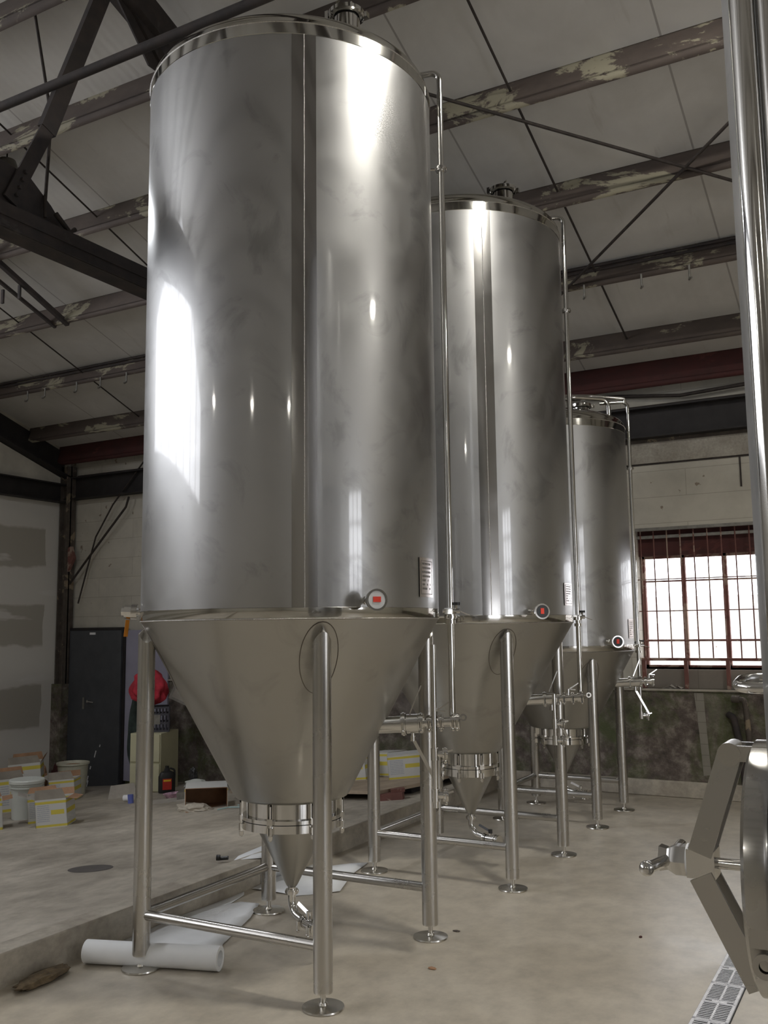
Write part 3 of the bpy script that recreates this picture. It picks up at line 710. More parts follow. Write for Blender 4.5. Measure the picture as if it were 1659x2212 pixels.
    s = MB(); s.cyl(P0+d*.26, P0+d*p['rk_len'], .022, 20)
    for q in (.30, .36, .42):
        if q < p['rk_len']: clamp_ring(s, P0+d*q, d, .022)
    e = P0+d*p['rk_len']; clamp_ring(s, e, d, .026); s.cyl(e-d*.03, e+d*.01, .03, 20); s.build('racking_manifold', 'bright', t)
    k = MB(); q = P0+d*.33; k.cyl(q, q+Vector((0, 0, .06)), .012, 12); k.bar(q+Vector((0, 0, .055)), q+Vector((rt.x*.07, rt.y*.07, .10)), .014, .007); k.bar(q+Vector((0, 0, .06)), q+Vector((rt.x*.05, rt.y*.05, .055)), .012, .006); k.bar(P0+d*.2+Vector((0, 0, .05)), P0+d*.2+Vector((rt.x*.06, rt.y*.06, .19)), .012, .006); k.build('valve_handle', 'bright', t)
    # clean-in-place down pipe
    pa, prr = p['dp_az'], p['dp_r']; z1p, z2p = p['dp_top'], p['dp_bot']; X = polar(prr, pa, 0)
    ti = polar(prr-p.get('dp_in', .24), pa+4, 0)
    s = MB(); s.tube(fillet([Vector((ti.x, ti.y, z1p)), Vector((X.x, X.y, z1p)), Vector((X.x, X.y, z2p))], .05, 8), .0165, 16); dp = s.build('down_pipe', 'bright', t)
    for zc in p['dp_clamps']:
        s = MB(); clamp_ring(s, (X.x, X.y, zc), (0, 0, 1), .017); s.cyl(Vector((X.x, X.y, zc)), polar(R-.002, pa, zc), .006, 8); s.build('pipe_clamp', 'bright', dp)
    e = Vector((X.x, X.y, z2p)); s = MB(); s.cyl(e, e+Vector((0, 0, -.012)), .024, 16); s.cyl(e, e+rt*.04, .006, 8)
    s.lathe([(.010, -.004), (.018, -.004), (.018, .004), (.010, .004), (.010, -.004)], c=e+rt*.055, axis=(fw.x, fw.y, 0), n=16)
    s.build('end_clamp', 'bright', dp)
    zv = zr+.035; s = MB(); c = Vector((X.x, X.y, zv)); s.box(c, (.045, .045, .03)); s.cyl(c-rt*.04, c+rt*.05, .012, 12); s.cyl(c+rt*.03, c+rt*.03+Vector((0, 0, .03)), .008, 8)
    s.cyl(c-Vector((0, 0, .045)), c-Vector((0, 0, .065)), .026, 16); s.tube([c+rt*.05, c+rt*.075-Vector((0, 0, .012)), c+rt*.10-Vector((0, 0, .02))], .003, 6)
    vb = s.build('sample_valve', 'bright', t)
    s = MB(); s.cyl(c+rt*.035+Vector((0, 0, .03)), c+rt*.035+Vector((0, 0, .045)), .018, 16); s.build('valve_knob', 'black', vb)
    # top manway and port
    mp_ = Vector((p['mw'][0], p['mw'][1], 0)); zm = ztop+.03; T_ = p['mwt']; q0 = T_-.02
    s = MB(); s.lathe([(.075, zm), (.075, T_-.045), (.09, T_-.04), (.09, T_-.015), (.06, T_-.004), (.001, T_)], c=mp_, n=40); mw = s.build('top_manway', 'bright', t)
    s = MB(); s.lathe([(.092, T_-.048), (.1, T_-.042), (.1, T_-.02), (.092, T_-.014)], c=mp_, n=40); q = mp_+rt*.105+Vector((0, 0, T_-.03)); s.box(q, (.03, .03, .03)); q2 = mp_-rt*.105+Vector((0, 0, T_-.03)); s.box(q2, (.02, .02, .045))
    s.build('manway_clamp', 'bright', mw)
    s = MB(); s.tube([mp_+Vector((0, 0, T_-.01)), mp_+Vector((.01, 0, T_+.03)), mp_+rt*.03+Vector((0, 0, T_+.05))], .006, 8); s.build('lid_handle', 'bright', mw)
    s = MB(); q = Vector((p['pt'][0], p['pt'][1], 0)); zp = p.get('ptt', ztop+.12); s.lathe([(.022, ztop-.05), (.022, zp-.05), (.034, zp-.045), (.034, zp), (.001, zp)], c=q, n=24); s.build('top_port', 'bright', t)
    return t, conez

P1 = dict(seam=-51.2, clamp0=12, out_az=-26, th_az=-29, th_z=1.73, plate=(-2.7, 9.4, 1.753, 1.945), rk_az=20, rk_z=1.115, rk_len=.44, rk_r=.042, hl=.25, dp_az=25, dp_r=.826, dp_top=4.67, dp_bot=1.15,
          dp_clamps=(4.1, 1.66), dp_brk=(4.1, 1.66), mw=(.36, .0), mwt=4.965, ptt=5.05, pt=(-.52, -.1), dp_in=.2)
t1, cz1 = tank('fermenter_tank', 'tallest looking conical steel tank, nearest, with a glaring highlight on its left', -2.817, 4.089, .767, 1.655, 4.435, .285, .24, .77, .665, .625, .317, .185, .733, .25, P1)
P2 = dict(seam=-53.6, clamp0=2, out_az=-17, th_az=-31, th_z=1.70, dial='black', plate=(-4.5, 9, 1.744, 1.894), rk_az=18, rk_z=1.10, rk_len=.42, dp_az=25, dp_r=.78, dp_top=4.62, dp_bot=1.13,
          dp_clamps=(3.9, 1.66), dp_brk=(3.9, 1.66), mw=(.36, .02), mwt=4.81, pt=(-.4, -.1), ohm='black')
t2, cz2 = tank('fermenter_tank', 'middle conical steel tank of the row, with a dark polished seam strip', -2.740, 6.148, .743, 1.635, 4.37, .215, .172, .76, .65, .60, .327, .16, .694, .25, P2)
P3 = dict(seam=175, clamp0=20, out_az=-17, th_az=-32, th_z=1.478, dial='black', plate=(-7, 6, 1.50, 1.66), rk_az=15, rk_z=1.115, rk_len=.36, dp_az=25, dp_r=.683, dp_top=3.61, dp_bot=1.11,
          dp_clamps=(3.0, 1.46), dp_brk=(3.0, 1.46), mw=(.27, .02), mwt=3.59, pt=(-.4, -.1))
t3, cz3 = tank('fermenter_tank', 'smallest conical steel tank, farthest, beside the barred window', -2.703, 8.047, .64, 1.40, 3.28, .27, .195, .75, .652, .61, .339, .16, .572, .25, P3)

# low sample pipes with valves beside the racking arms
def low_pipe(t, x, y, z0, z1, vz):
    s = MB(); s.cyl((x, y, z0), (x, y, z1), .014, 14); lp = s.build('sample_pipe', 'bright', t)
    for z in vz:
        s = MB(); c = Vector((x, y, z)); s.cyl(c, c+rt*.06, .016, 14); clamp_ring(s, c+rt*.05, rt, .018); s.cyl(c-Vector((0, 0, .03)), c+Vector((0, 0, .03)), .020, 14)
        s.bar(c+rt*.02, c+rt*.09+Vector((0, 0, .02)), .014, .01)
        s.build('sample_valve', 'bright', lp)
def perp(cx, cy, off, az=20):
    base = math.degrees(math.atan2(rt.y, rt.x)); return None
A1 = polar(.74, 18, 0); low_pipe(t1, A1.x, A1.y, .72, 1.52, (.98, .78))
A3 = polar(.675, 20, 0); low_pipe(t3, A3.x, A3.y, .82, 1.30, (.84,))
A3b = polar(.60, 22, 0)
A2 = polar(.60, 10, 0); low_pipe(t2, A2.x, A2.y, .82, 1.15, (.95, .84))
# the sample cock with an orange tag on the left of the nearest tank
q = polar(.767, 216, 1.70); dq = polar(1, 214, .05).normalized()
s = MB(); s.cyl(q-dq*.02, q+dq*.045, .02, 16); s.cyl(q+dq*.02, q+dq*.05, .042, 20); s.cyl(q+dq*.05, q+dq*.085, .036, 8); s.cyl(q+dq*.085, q+dq*.10, .026, 8)
sp = s.build('side_cock', 'bright', t1)
s = MB(); c = q+dq*.07-Vector((0, 0, .04)); s.bar(c, c+Vector((-.012, 0, -.085)), .003, .02, (.5, .85, 0)); s.build('tag', 'orange', sp)
# extra bent pipes over the head of the far tank
s = MB(); s.tube(fillet([(-.55, -.5, 3.55), (.30, -.3, 3.57), (.54, -.06, 3.57), (.54, -.06, 3.36)], .07, 8), .02, 14)
s.build('head_pipe', 'bright', t3)
s = MB(); s.tube(fillet([(-.6, -.45, 3.66), (.35, .1, 3.66), (.60, .27, 3.64), (.60, .27, 3.60)], .05, 8), .015, 14); s.build('head_pipe', 'bright', t3)

# ------------------------------------------------------------------ right tank
RX, RY, RR = .53, 1.90, .77
t4 = empty('bright_tank', (RX, RY, 0)); tag(t4, 'large steel tank cut off by the right edge, with polished down pipe and side manway', 'tank')
s = MB(); s.lathe([(RR, .5), (RR, 4.4)], n=160); s.build('shell', 'shell', t4)
s = MB(); s.lathe([(RR, 4.4), (RR-.02, 4.46), (RR*.6, 4.56), (.001, 4.62)], n=100); s.build('head', 'band', t4)
s = MB(); s.lathe([(RR, .5), (RR-.03, .45), (RR*.6, .36), (.03, .30)], n=100); s.build('dished_bottom', 'cone', t4)
for sx, sy in ((-1, -1), (1, -1), (1, 1), (-1, 1)):
    lg = MB().cyl((sx*.48, sy*.48, .06), (sx*.48, sy*.48, .47), .04, 24).build('leg', 'leg', t4)
    MB().lathe([(.001, .06), (.02, .058), (.022, .014), (.085, .008), (.085, 0), (.001, 0)], c=(sx*.48, sy*.48, 0), n=32).build('foot_disc', 'foot', lg)
# polished down pipe on its face towards the camera
def on_az(az, rad):   # point on circle of radius rad about the tank, on the ray from the camera with that azimuth
    d = Vector((math.cos(math.radians(az)), math.sin(math.radians(az)))); o_ = -Vector((RX, RY)); b_ = o_.dot(d); c_ = o_.dot(o_)-rad*rad
    tt = -b_-math.sqrt(max(0, b_*b_-c_)); return o_+d*tt
a = on_az(96.13, RR+.045)
s = MB(); s.cyl((a.x, a.y, .9), (a.x, a.y, 4.35), .0225, 32); dp = s.build('down_pipe', 'bright', t4)
a2 = on_az(94.9, RR+.03); s = MB(); s.cyl((a2.x, a2.y, .9), (a2.x, a2.y, 4.35), .012, 20); s.build('thin_pipe', 'bright', t4)
# U-shaped handle pipe
s = MB(); zU = 1.486
s.tube(fillet([(-RR+.02, -.06, zU), (-RR-.047, -.05, zU), (-RR-.047, .05, zU+.012), (-RR+.02, .05, zU+.012)], .04, 8), .0105, 14); s.build('loop_handle', 'bright', t4)
# side manway: centre on X=-.275, seen almost edge on
mz, my = 1.165, 0.0
mw = MB().lathe([(.205, 0), (.205, -.045), (.22, -.048), (.222, -.055), (.222, -.085), (.21, -.092)][::1], c=(-RR+.06+.0, my, mz), axis=(1, 0, 0), n=72).build('manway_neck', 'door_steel', t4)
s = MB(); s.lathe([(.208, 0), (.206, -.002), (.19, -.004), (.12, -.007), (.001, -.009)], c=(-RR-.022, my, mz), axis=(1, 0, 0), n=72); dd = s.build('manway_door', 'door_steel', mw)
s = MB(); s.lathe([(.2145, -.0125), (.2145, -.0085)], c=(-RR-.012, my, mz), axis=(1, 0, 0), n=72); s.build('door_gasket', 'darkgap', mw)
# folded cross arm (flat bar), apex standing off the door
xa = -RR-.125
s = MB()
def flat(p0, p1, w_=.05, th=.008): s.bar(p0, p1, w_, th, (1, 0, 0))
top = Vector((-RR-.065, -.02, mz+.20)); bot = Vector((-RR-.035, -.02, mz-.205)); ap1 = Vector((xa, -.03, mz+.02)); ap2 = Vector((xa, -.03, mz-.02))
for dy in (-.03, .03):
    for p0, p1 in ((top, ap1), (ap2, bot)):
        q0, q1 = p0+Vector((0, dy, 0)), p1+Vector((0, dy, 0)); s.bar(q0, q1, .006, .042, (1, 0, .15))
s.cyl(top+Vector((0, -.036, 0)), top+Vector((0, .036, 0)), .021, 20)
s.b2(top.x, -RR, -.055, -.045, top.z-.012, top.z+.016); s.b2(top.x, -RR, .01, .02, top.z-.012, top.z+.016)
arm = s.build('cross_arm', 'leg', mw)
s = MB(); s.box((xa+.0, -.03, mz), (.05, .06, .05)); s.cyl((xa+.02, -.03, mz), (-RR-.02, -.03, mz), .010, 16); s.build('hub_block', 'bright', mw)
s = MB(); s.cyl((xa-.028, -.03, mz), (xa-.024, -.03, mz), .030, 24); s.build('washer', 'white_plastic', mw)
s = MB(); s.lathe([(.030, 0), (.030, -.02), (.022, -.035), (.026, -.05), (.001, -.052)], c=(xa-.028, -.03, mz), axis=(1, 0, 0), n=6); s.cyl((xa-.03, -.03, mz), (xa-.075, -.03, mz), .012, 12)
s.tube([(xa-.055, .05, mz+.01), (xa-.06, -.03, mz), (xa-.085, -.11, mz-.004)], .0105, 14); s.sphere((xa-.085, -.11, mz-.004), .014); s.build('wing_nut_handle', 'bright', mw)
s = MB(); s.b2(-RR-.075, -RR-.0, .12, .15, mz+.02, mz+.035); s.b2(-RR-.075, -RR+.0, .12, .15, mz+.05, mz+.065); s.build('hinge_arm', 'leg', mw)
s = MB(); s.b2(-RR-.022, -RR+.01, -.215, -.2, mz-.085, mz-.055); s.lathe([(.010, 0), (.02, 0), (.02, .012), (.010, .012)], c=(-RR+.0, -.222, mz-.11), axis=(0, 1, 0), n=20); s.build('latch_lug', 'leg', mw)

# ------------------------------------------------------------------ floor drain
tag(MB().b2(-.895, -.745, 3.2, 6.9, -.08, .0015).build('drain_channel', 'darkgap'), 'dark slot channel of the floor drain under the white gratings', 'drain')
def grate():
    s = MB(); L, Wd = .43, .14
    z0_, z1_ = .0, .008
    s.b2(-Wd/2, -Wd/2+.012, 0, L, z0_, z1_); s.b2(Wd/2-.012, Wd/2, 0, L, z0_, z1_); s.b2(-.004, .004, 0, L, z0_, z1_)
    for y in (0, L-.01, L/2-.018, L/2+.008): s.b2(-Wd/2, Wd/2, y, y+.01, z1_-.004, z1_)
    s.b2(-.03, .03, L/2-.01, L/2+.01, z0_, z1_-.001)
    y = .02
    while y < L-.02:
        if abs(y-L/2) > .026: s.b2(-Wd/2, Wd/2, y, y+.006, z1_-.0022, z1_-.0002)
        y += .0185
    return s
g0 = None
gl_ = ['drain grating just out of the picture below the bottom edge', 'drain grating cut by the bottom edge of the photo', 'second drain grating from the bottom edge', 'third drain grating from the bottom edge, half hidden by the manway arm',
       'drain grating hidden behind the manway door', 'drain grating behind the manway, fifth from the bottom edge', 'drain grating behind the manway, sixth from the bottom edge', 'farthest drain grating, behind the right tank']
for i in range(8):
    y = 3.30+i*.4345
    if g0 is None: o = g0 = grate().build('drain_grate', 'grate', smooth=False)
    else: o = g0.copy(); C.objects.link(o)
    o.location = (-.82, y, .0016); tag(o, 'white plastic slotted '+gl_[i], 'grating', 'drain gratings')

# ------------------------------------------------------------------ paper, roll, rubble
def sheet(name, pts, z, label, t=.0015, wob=.004):
    bm = bmesh.new(); vs = [bm.verts.new((x, y, z)) for x, y in pts]; bm.faces.new(vs)
    bmesh.ops.triangulate(bm, faces=bm.faces); bmesh.ops.subdivide_edges(bm, edges=bm.edges, cuts=3, use_grid_fill=True)
    for v in bm.verts: v.co.z += wob*(1+math.sin(v.co.x*11+v.co.y*7))
    me = bpy.data.meshes.new(name); bm.to_mesh(me); bm.free(); me.materials.append(M['paper'])
    for p_ in me.polygons: p_.use_smooth = True
    o = bpy.data.objects.new(name, me); C.objects.link(o); md = o.modifiers.new('s', 'SOLIDIFY'); md.thickness = t
    return tag(o, label, 'paper')
sheet('paper_sheet', [(-3.70, 3.56), (-3.02, 3.80), (-3.20, 4.02), (-3.34, 4.44), (-3.455, 4.68), (-3.59, 4.675), (-3.62, 4.62), (-3.66, 4.80), (-3.705, 4.86), (-3.71, 4.3)], .003, 'white paper sheet with torn end lying under the nearest tank beside the roll')
sheet('paper_sheet', [(-3.70, 4.93), (-3.37, 4.93), (-3.17, 5.12), (-3.31, 5.50), (-3.38, 5.83), (-3.56, 5.62), (-3.70, 5.70), (-3.71, 5.2)], .003, 'white paper sheet on the floor between the nearest and middle tanks')
s = MB(); s.add([(-3.715, 5.05, .006), (-3.715, 5.5, .006), (-3.712, 5.5, .165), (-3.712, 5.05, .165), (-3.80, 5.15, .158), (-3.98, 5.42, .140), (-3.92, 5.08, .150), (-3.87, 4.97, .152)], [(0, 1, 2, 3), (3, 2, 5, 4), (3, 4, 7), (4, 5, 6, 7)])
tag(s.build('paper_scrap', 'paper', solid=.0015), 'white paper strip folded over the curb edge onto the old slab', 'paper')
s = MB(); s.cyl((-3.905, 4.955, .165), (-3.955, 4.935, .160), .012, 10); s.cyl((-3.955, 4.935, .165), (-3.975, 4.925, .165), .018, 10); tag(s.build('spray_nozzle', 'black'), 'small black fitting at the tip of the paper strip on the slab', 'fitting')
s = MB(); d = Vector((.655, .215, 0)); dn = d.normalized(); pr = [(.050, 0), (.054, .002), (.054, d.length-.16), (.055, d.length-.155), (.056, d.length), (.036, d.length), (.034, d.length-.05), (.001, d.length-.05)]
s.lathe([(.001, 0)]+pr, c=(0, 0, .057), axis=d, n=40); rl = s.build('paper_roll', 'paper'); rl.location = (-3.63, 3.505, 0); tag(rl, 'rolled up white paper lying on the floor behind the front legs', 'roll')
def chunk(name, c, dims, mat, label, cat, seed, sub=2, rz=0):
    bm = bmesh.new(); bmesh.ops.create_icosphere(bm, subdivisions=sub+1, radius=1); rnd = random.Random(seed)
    for v in bm.verts:
        k = 1+rnd.uniform(-.16, .16); v.co = Vector((v.co.x*dims[0]*k, v.co.y*dims[1]*k, max(-.9, v.co.z)*dims[2]*k))
    me = bpy.data.meshes.new(name); bm.to_mesh(me); bm.free(); me.materials.append(M[mat])
    o = bpy.data.objects.new(name, me); C.objects.link(o); o.location = c; o.rotation_euler = (0, 0, rz); return tag(o, label, cat)
chunk('rubble_piece', (-3.63, 3.24, .018), (.055, .17, .022), 'rubble', 'flat brown lump of rubble at the foot of the curb, bottom left', 'rubble', 1, rz=.1)
chunk('debris', (-2.09, 4.20, .004), (.02, .012, .006), 'cardboard', 'tiny brown crumb on the floor right of the nearest tank', 'debris', 2)
chunk('debris', (-1.33, 5.1, .003), (.008, .012, .005), 'redbeam', 'tiny dark red crumb on the open floor near the drain', 'debris', 3)
chunk('debris', (-2.22, 4.76, .003), (.02, .012, .004), 'column', 'small dark scrap beside the right front foot disc', 'debris', 4)
s = MB(); s.lathe([(.001, .0), (.10, .0), (.115, .0)], n=28)
for i in range(len(s.v)): x, y, z = s.v[i]; s.v[i] = (x*1.5, y*1.0, .095*x*1.5+.0015)
o = s.build('oil_stain', plain('dark_oil_stain', (.10, .09, .085), .5)); o.location = (-4.87, 4.72, zs(-4.87)); tag(o, 'dark oval oil stain on the old slab behind the left legs', 'stain')

# ------------------------------------------------------------------ cartons and clutter on the old slab
def carton(x, y, w_, d_, h_, rz, label, flaps=((0, 1), (1, 1)), inner='cardboard', group=None, z=None, tilt=True, name='carton'):
    z = zs(x) if z is None else z
    t = empty(name, (x, y, z), rz)
    if tilt: t.rotation_euler = (0, -math.atan(.095)*math.cos(rz), rz)
    tag(t, label, 'box', group)
    k = .004; s = MB()
    s.b2(-w_/2, w_/2, -d_/2, -d_/2+k, 0, h_); s.b2(-w_/2, w_/2, d_/2-k, d_/2, 0, h_); s.b2(-w_/2, -w_/2+k, -d_/2, d_/2, 0, h_); s.b2(w_/2-k, w_/2, -d_/2, d_/2, 0, h_); s.b2(-w_/2, w_/2, -d_/2, d_/2, 0, k)
    s.build('body', 'carton', t, smooth=False)
    if flaps:
        f = .09
        for side, ang in flaps:
            s = MB()
            if side == 0: s.prism([(-w_/2, -d_/2, h_), (w_/2, -d_/2, h_), (w_/2-.03, -d_/2-f*math.cos(ang), h_+f*math.sin(ang)), (-w_/2+.01, -d_/2-f*math.cos(ang), h_+f*math.sin(ang))], (0, .003, 0))
            if side == 1: s.prism([(-w_/2, d_/2, h_), (w_/2, d_/2, h_), (w_/2-.02, d_/2+f*math.cos(ang), h_+f*math.sin(ang)), (-w_/2+.02, d_/2+f*math.cos(ang), h_+f*math.sin(ang))], (0, .003, 0))
            if side == 2: s.prism([(-w_/2, -d_/2, h_), (-w_/2, d_/2, h_), (-w_/2-f*math.cos(ang), d_/2-.02, h_+f*math.sin(ang)), (-w_/2-f*math.cos(ang), -d_/2+.02, h_+f*math.sin(ang))], (.003, 0, 0))
            if side == 3: s.prism([(w_/2, -d_/2, h_), (w_/2, d_/2, h_), (w_/2+f*math.cos(ang), d_/2-.02, h_+f*math.sin(ang)), (w_/2+f*math.cos(ang), -d_/2+.02, h_+f*math.sin(ang))], (.003, 0, 0))
            s.build('flap', 'greycard' if side in (0, 2) else inner, t, smooth=False)
    else:
        s = MB(); s.b2(-w_/2, w_/2, -d_/2, d_/2, h_-.002, h_+.002); s.build('lid', 'carton', t, smooth=False)
    return t
gA = 'white and yellow printed cartons on the slab'
def yaw_face(x, y): return math.atan2(y, x)-PI/2     # turn a box front towards the camera
carton(-7.02, 6.37, .285, .25, .255, yaw_face(-6.9, 6.3)-.3, 'open white carton with yellow stripes, front right of the carton heap', ((0, 1.4), (1, .6), (3, -.2), (2, .4)), group=gA)
carton(-7.47, 6.62, .28, .26, .25, yaw_face(-7.6, 6.6), 'yellow striped carton just left of the front carton in the heap', ((1, .5), (2, .4), (3, .3)), group=gA)
carton(-7.72, 6.12, .36, .28, .27, yaw_face(-7.7, 6.1), 'yellow striped carton at the left edge of the photo', ((1, .5), (3, .1)), group=gA)
carton(-8.66, 7.99, .29, .25, .25, yaw_face(-8.4, 7.8)-.3, 'open white carton standing behind the front carton, before the bin', ((0, 1.45), (2, .5), (1, .7)), group=gA)
carton(-8.75, 7.30, .28, .28, .36, yaw_face(-8.7, 7.3), 'tall white carton behind the bucket in the heap', ((0, 1.3), (1, 1.2)), group=gA)
carton(-9.25, 7.95, .36, .3, .46, yaw_face(-8.9, 8.05)-.1, 'tallest pale carton at the back of the heap with raised flaps', ((0, 1.3), (1, 1.4), (3, 1.0)), group=gA)
# bucket
bk = empty('bucket', (-7.93, 6.80, zs(-7.93))); tag(bk, 'white plastic bucket with lid and pink label among the cartons', 'bucket')
s = MB(); s.lathe([(.001, 0), (.135, 0), (.155, .36), (.001, .36)], n=40)
for z in (.30, .33): s.lathe([(.15, z), (.166, z+.003), (.166, z+.012), (.15, z+.015)], n=40)
s.build('body', 'bucket', bk)
s = MB(); s.lathe([(.168, .345), (.172, .35), (.172, .375), (.165, .385), (.001, .385)], n=40); s.build('lid', 'bucket', bk)
s = MB(); aa = math.atan2(-6.6, 7.88); s.lathe([(.1475, .10), (.153, .22)], n=6, a0=aa+.15, a1=aa+.75); s.build('label', 'pinklabel', bk)
# round bin
bn = empty('waste_bin', (-9.00, 8.40, zs(-9.00))); tag(bn, 'round cream waste bin filled with brown paper near the grey door', 'bin')
s = MB(); s.lathe([(.001, 0), (.15, 0), (.18, .36), (.195, .37), (.195, .39), (.18, .39), (.17, .37), (.165, .33), (.001, .33)], n=40); s.build('body', plain('cream_bin_plastic', (.50, .49, .40), .5), bn)
s = MB(); s.sphere((0, 0, .335), .155, 16, (1, 1, .25)); s.build('waste_paper', 'cardboard', bn)
chunk('brown_bag', (-9.72, 8.42, zs(-9.72)+.22), (.20, .15, .26), 'cardboard', 'crumpled brown bag standing behind the carton heap by the drywall', 'bag', 11)
chunk('brown_bag', (-9.62, 8.78, zs(-9.62)+.17), (.14, .10, .2), 'redbeam', 'dark brown bag right of the crumpled brown bag by the corner', 'bag', 12)
chunk('brown_bag', (-9.3, 7.35, zs(-9.3)+.16), (.05, .05, .2), 'redbeam', 'narrow brown bundle left of the tall carton by the drywall', 'bag', 13)
# filing cabinet
cb = empty('filing_cabinet', (-7.88, 8.60, zs(-7.88)), math.radians(18)); tag(cb, 'putty coloured two drawer filing cabinet seen behind the left leg', 'cabinet')
s = MB(); s.b2(-.19, .19, -.25, .25, 0, .68); s.build('body', 'cabinet', cb, bevel=.006)
for z in (.03, .36):
    f = MB().b2(-.18, .18, -.268, -.25, z, z+.31).build('drawer', 'cabinet', cb, bevel=.004)
    MB().b2(-.05, .05, -.28, -.268, z+.2, z+.22).build('handle', 'galv', f)
zc = zs(-7.88)+.68
# milk crate
cr = empty('milk_crate', (-7.88, 8.62, zc), math.radians(40)); tag(cr, 'black plastic milk crate on top of the filing cabinet', 'crate')
s = MB()
for i in range(9):
    u = -.15+i*.0375
    for k in (-.15, .15): s.box((u, k, .15), (.012, .008, .28)); s.box((k, u, .15), (.008, .012, .28))
for z in (.01, .1, .2, .28):
    for k in (-.15, .15): s.box((0, k, z), (.31, .012, .022)); s.box((k, 0, z), (.012, .31, .022))
s.b2(-.15, .15, -.15, .15, 0, .01); s.build('lattice', plain('dark_crate_plastic', (.06, .06, .075), .45), cr, smooth=False)
s = MB(); s.b2(-.05, .05, -.162, -.155, .09, .2); s.build('badge', 'galv', cr)
# coats
def cloth(name, c, dims, mat, label, cat, seed):
    bm = bmesh.new(); bmesh.ops.create_icosphere(bm, subdivisions=4, radius=1); rnd = random.Random(seed); ph = [rnd.uniform(0, 6) for _ in range(6)]
    for v in bm.verts:
        x, y, z = v.co; k = 1+.12*math.sin(9*x+ph[0]+3*z)+.10*math.sin(11*y+ph[1]-4*z)+.06*math.sin(17*x+13*y+ph[2])
        v.co = Vector((x*k*dims[0]*(1.1-.25*z), y*k*dims[1], z*dims[2]))
    me = bpy.data.meshes.new(name); bm.to_mesh(me); bm.free(); me.materials.append(M[mat])
    for p_ in me.polygons: p_.use_smooth = True
    o = bpy.data.objects.new(name, me); C.objects.link(o); o.location = c; return tag(o, label, cat)
cloth('red_jacket', (-7.98, 8.60, zc+.51), (.21, .17, .22), 'redcloth', 'red jacket heaped over the milk crate', 'jacket', 5)
cloth('dark_coat', (-8.34, 8.82, zc-.08), (.11, .11, .61), 'greencloth', 'long dark green coat slumped against the lilac board left of the cabinet', 'coat', 6)
o = MB().b2(-.14, .14, -.012, .012, -.02, .20).build('picture_frame', 'galv'); o.location = (-7.68, 8.80, zc+.34); o.rotation_euler = (0, .45, math.radians(38)); tag(o, 'small framed picture leaning out beside the red jacket', 'frame')
s = MB().b2(-.11, .11, -.016, -.012, .01, .17).build('print', 'greycard', o)
# jug
jg = empty('jug', (-7.47, 8.36, zs(-7.47)), .8); tag(jg, 'black plastic oil jug with red label beside the filing cabinet', 'jug')
s = MB(); s.lathe([(.001, 0), (.085, 0), (.09, .01), (.09, .18), (.07, .225), (.03, .245), (.025, .27), (.001, .27)], n=28)
for i in range(len(s.v)): x, y, z = s.v[i]; s.v[i] = (x*1.05, y*.62, z)
s.tube(fillet([(.0, 0, .235), (.03, 0, .27), (.085, 0, .25), (.085, 0, .16)], .03), .011, 8); s.build('body', 'black', jg)
s = MB(); s.box((0, -.058, .10), (.10, .004, .12)); lb = s.build('label', plain('red_oil_label', (.45, .03, .02), .5), jg)
s = MB(); s.box((0, -.061, .14), (.08, .002, .02)); s.build('label_stripe', plain('yellow_label_stripe', (.8, .5, .03), .5), lb)
s = MB(); s.cyl((-.0, 0, .27), (0, 0, .295), .022, 14); s.build('cap', 'black', jg)
# small things on the slab
def small(name, s, mat, x, y, rz, label, cat, dz=0, bevel=0):
    o = s.build(name, mat, bevel=bevel, smooth=bool(bevel)); o.location = (x, y, zs(x)+dz); o.rotation_euler = (0, -math.atan(.095), rz); return tag(o, label, cat)
s = MB(); s.prism([(-.16, -.07, 0), (.16, -.07, 0), (.13, .06, .13), (-.13, .06, .13)], (0, .02, .0)); small('grey_tray', s, 'greycard', -7.88, 8.10, .7, 'grey plastic tray leaning at the foot of the grey door', 'tray')
s = MB(); s.cyl((0, 0, .035), (.1, 0, .035), .035, 20); small('clear_cup', s, 'white_plastic', -7.52, 7.75, .3, 'clear cup lying on its side before the left leg', 'cup')
s = MB(); s.cyl((0, 0, 0), (0, 0, .09), .03, 20); small('blue_can', s, plain('blue_can_paint', (.12, .15, .45), .4), -7.30, 7.62, 0, 'small blue can standing just left of the leg', 'can')
s = MB(); s.lathe([(.001, 0), (.09, 0), (.13, .05), (.12, .05), (.085, .008), (.001, .008)], n=28); small('paper_bowl', s, plain('coloured_bowl', (.55, .35, .45), .5, 0, .7, 20), -6.98, 7.95, 0, 'colourful shallow bowl on the floor right of the leg', 'bowl')
s = MB(); s.b2(-.28, .28, -.13, .13, 0, .012); small('board_scrap', s, 'greycard', -6.75, 7.73, .55, 'flat pale board scrap under the grey book box', 'board')
s = MB(); s.b2(-.13, .13, -.1, .1, 0, .07); small('book_box', s, 'galv', -6.68, 7.85, .55, 'small grey box lying on the board scrap', 'box', .014)
cloth('plastic_bag', (-6.72, 7.98, zs(-6.72)+.13), (.12, .1, .05), 'bucket', 'crumpled white plastic bag with dark print on the small grey box', 'bag', 8)
chunk('dark_rag', (-6.80, 8.02, zs(-6.8)+.22), (.05, .04, .08), 'black', 'dark rag on top of the white plastic bag', 'rag', 9)
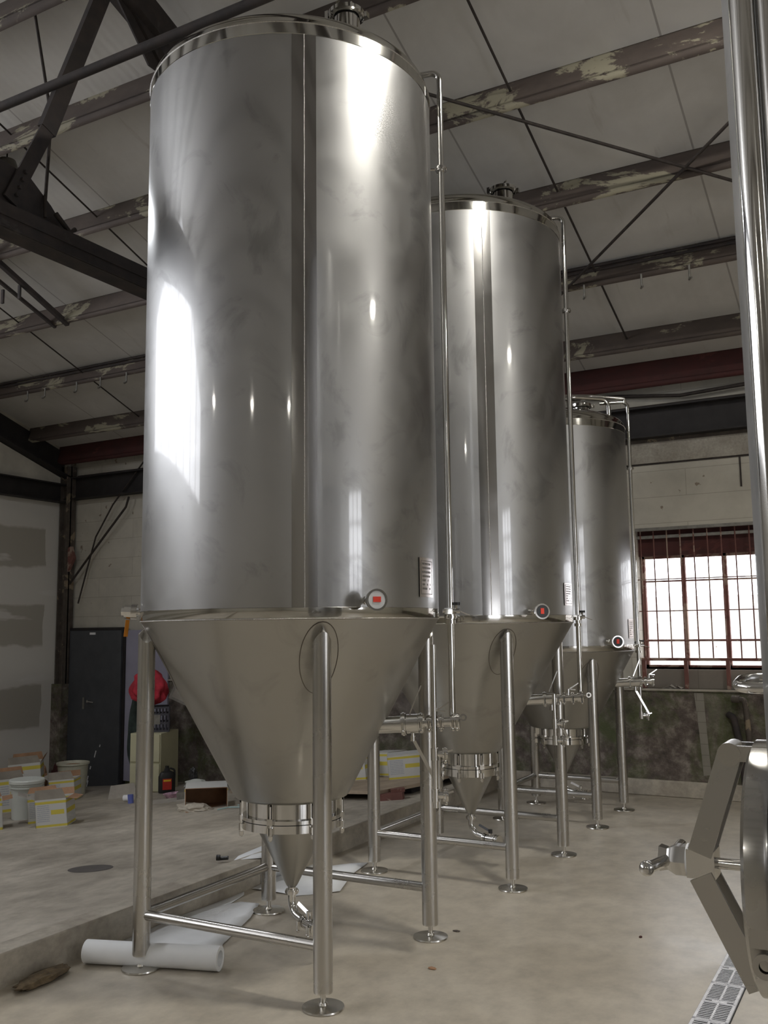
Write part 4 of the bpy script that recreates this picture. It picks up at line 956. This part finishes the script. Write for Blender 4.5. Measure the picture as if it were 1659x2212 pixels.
# carton lying on its side, open end to the camera
t = empty('open_carton', (-5.98, 7.25, zs(-5.98)), .68); tag(t, 'white carton on its side, dark open end facing the camera, with dust in it', 'box')
w_, d_, h_ = .40, .36, .21; s = MB()
s.b2(-w_/2, w_/2, -d_/2, d_/2, h_-.005, h_); s.b2(-w_/2, w_/2, -d_/2, d_/2, 0, .005); s.b2(-w_/2, -w_/2+.005, -d_/2, d_/2, 0, h_); s.b2(w_/2-.005, w_/2, -d_/2, d_/2, 0, h_); s.b2(-w_/2, w_/2, d_/2-.005, d_/2, 0, h_)
s.build('body', 'carton', t, smooth=False)
s = MB(); k = .007; s.b2(-w_/2+.005, w_/2-.005, -d_/2-.001, d_/2-.01, h_-.009, h_-.005); s.b2(-w_/2+.005, -w_/2+.01, -d_/2-.001, d_/2-.01, .005, h_-.005); s.b2(w_/2-.01, w_/2-.005, -d_/2-.001, d_/2-.01, .005, h_-.005); s.b2(-w_/2+.01, w_/2-.01, d_/2-.012, d_/2-.006, .005, h_-.009); s.b2(-w_/2+.01, w_/2-.01, -d_/2, d_/2-.012, .005, .009)
s.prism([(-w_/2, -d_/2, 0), (w_/2, -d_/2, 0), (w_/2+.02, -d_/2-.12, 0), (-w_/2+.03, -d_/2-.12, 0)], (0, 0, .004)); s.build('lining', 'cardboard', t, smooth=False)
o = chunk('dust_heap', (-5.96, 7.05, zs(-5.96)+.02), (.20, .10, .05), 'curb', 'pale dust spilled at the mouth of the overturned carton', 'dust', 14); o['kind'] = 'stuff'
s = MB(); s.tube([(0, 0, .008), (.1, .03, .012), (.22, -.02, .008), (.3, .05, .01), (.18, .08, .012)], .006, 8)
small('loose_string', s, plain('pale_blue_cord', (.35, .5, .5), .6), -5.66, 7.02, .6, 'loose pale blue string lying on the slab right of the overturned carton', 'string')
# pallet / hatch board behind the nearest tank with three cartons on it
pz = zs(-4.5)
ax = empty('plywood_platform', (-4.55, 7.95, pz)); tag(ax, 'low plywood platform on the slab edge behind the nearest tank', 'platform')
ax.rotation_euler = (0, -math.atan(.095), 0)
s = MB(); s.prism([(-1.5, -.25, .055), (-.1, -.50, .055), (.42, -.62, .055), (.60, -.2, .055), (.72, .9, .055), (-1.5, 1.1, .055)], (0, 0, .03)); s.build('deck', plain('worn_plywood', (.34, .27, .20), .7, 0, .25, 5), ax, smooth=False)
s = MB(); s.b2(-1.4, .3, -.15, -.08, 0, .055); s.b2(-1.4, .5, .5, .57, 0, .055); s.b2(.45, .52, -.2, .8, 0, .055); s.build('bearers', 'blackbeam', ax, smooth=False)
gB = 'white and yellow cartons on the plywood platform'
for x, y, rz, lb in ((-4.92, 8.22, .25, 'white and yellow carton on the platform, partly behind the cone'), (-4.66, 8.46, -.35, 'middle carton on the platform, turned away behind the leg'), (-4.33, 8.22, .48, 'white carton with yellow band on the platform, rightmost')):
    carton(x, y, .33, .25, .23, rz, lb, None, group=gB, z=zs(x)+.088)
s = MB(); s.box((0, 0, .03), (.2, .09, .06)); s.box((.05, .02, .075), (.12, .08, .03), .3); small('red_brick', s, 'winframe', -4.05, 7.42, .3, 'reddish brick pieces at the edge of the platform', 'brick')
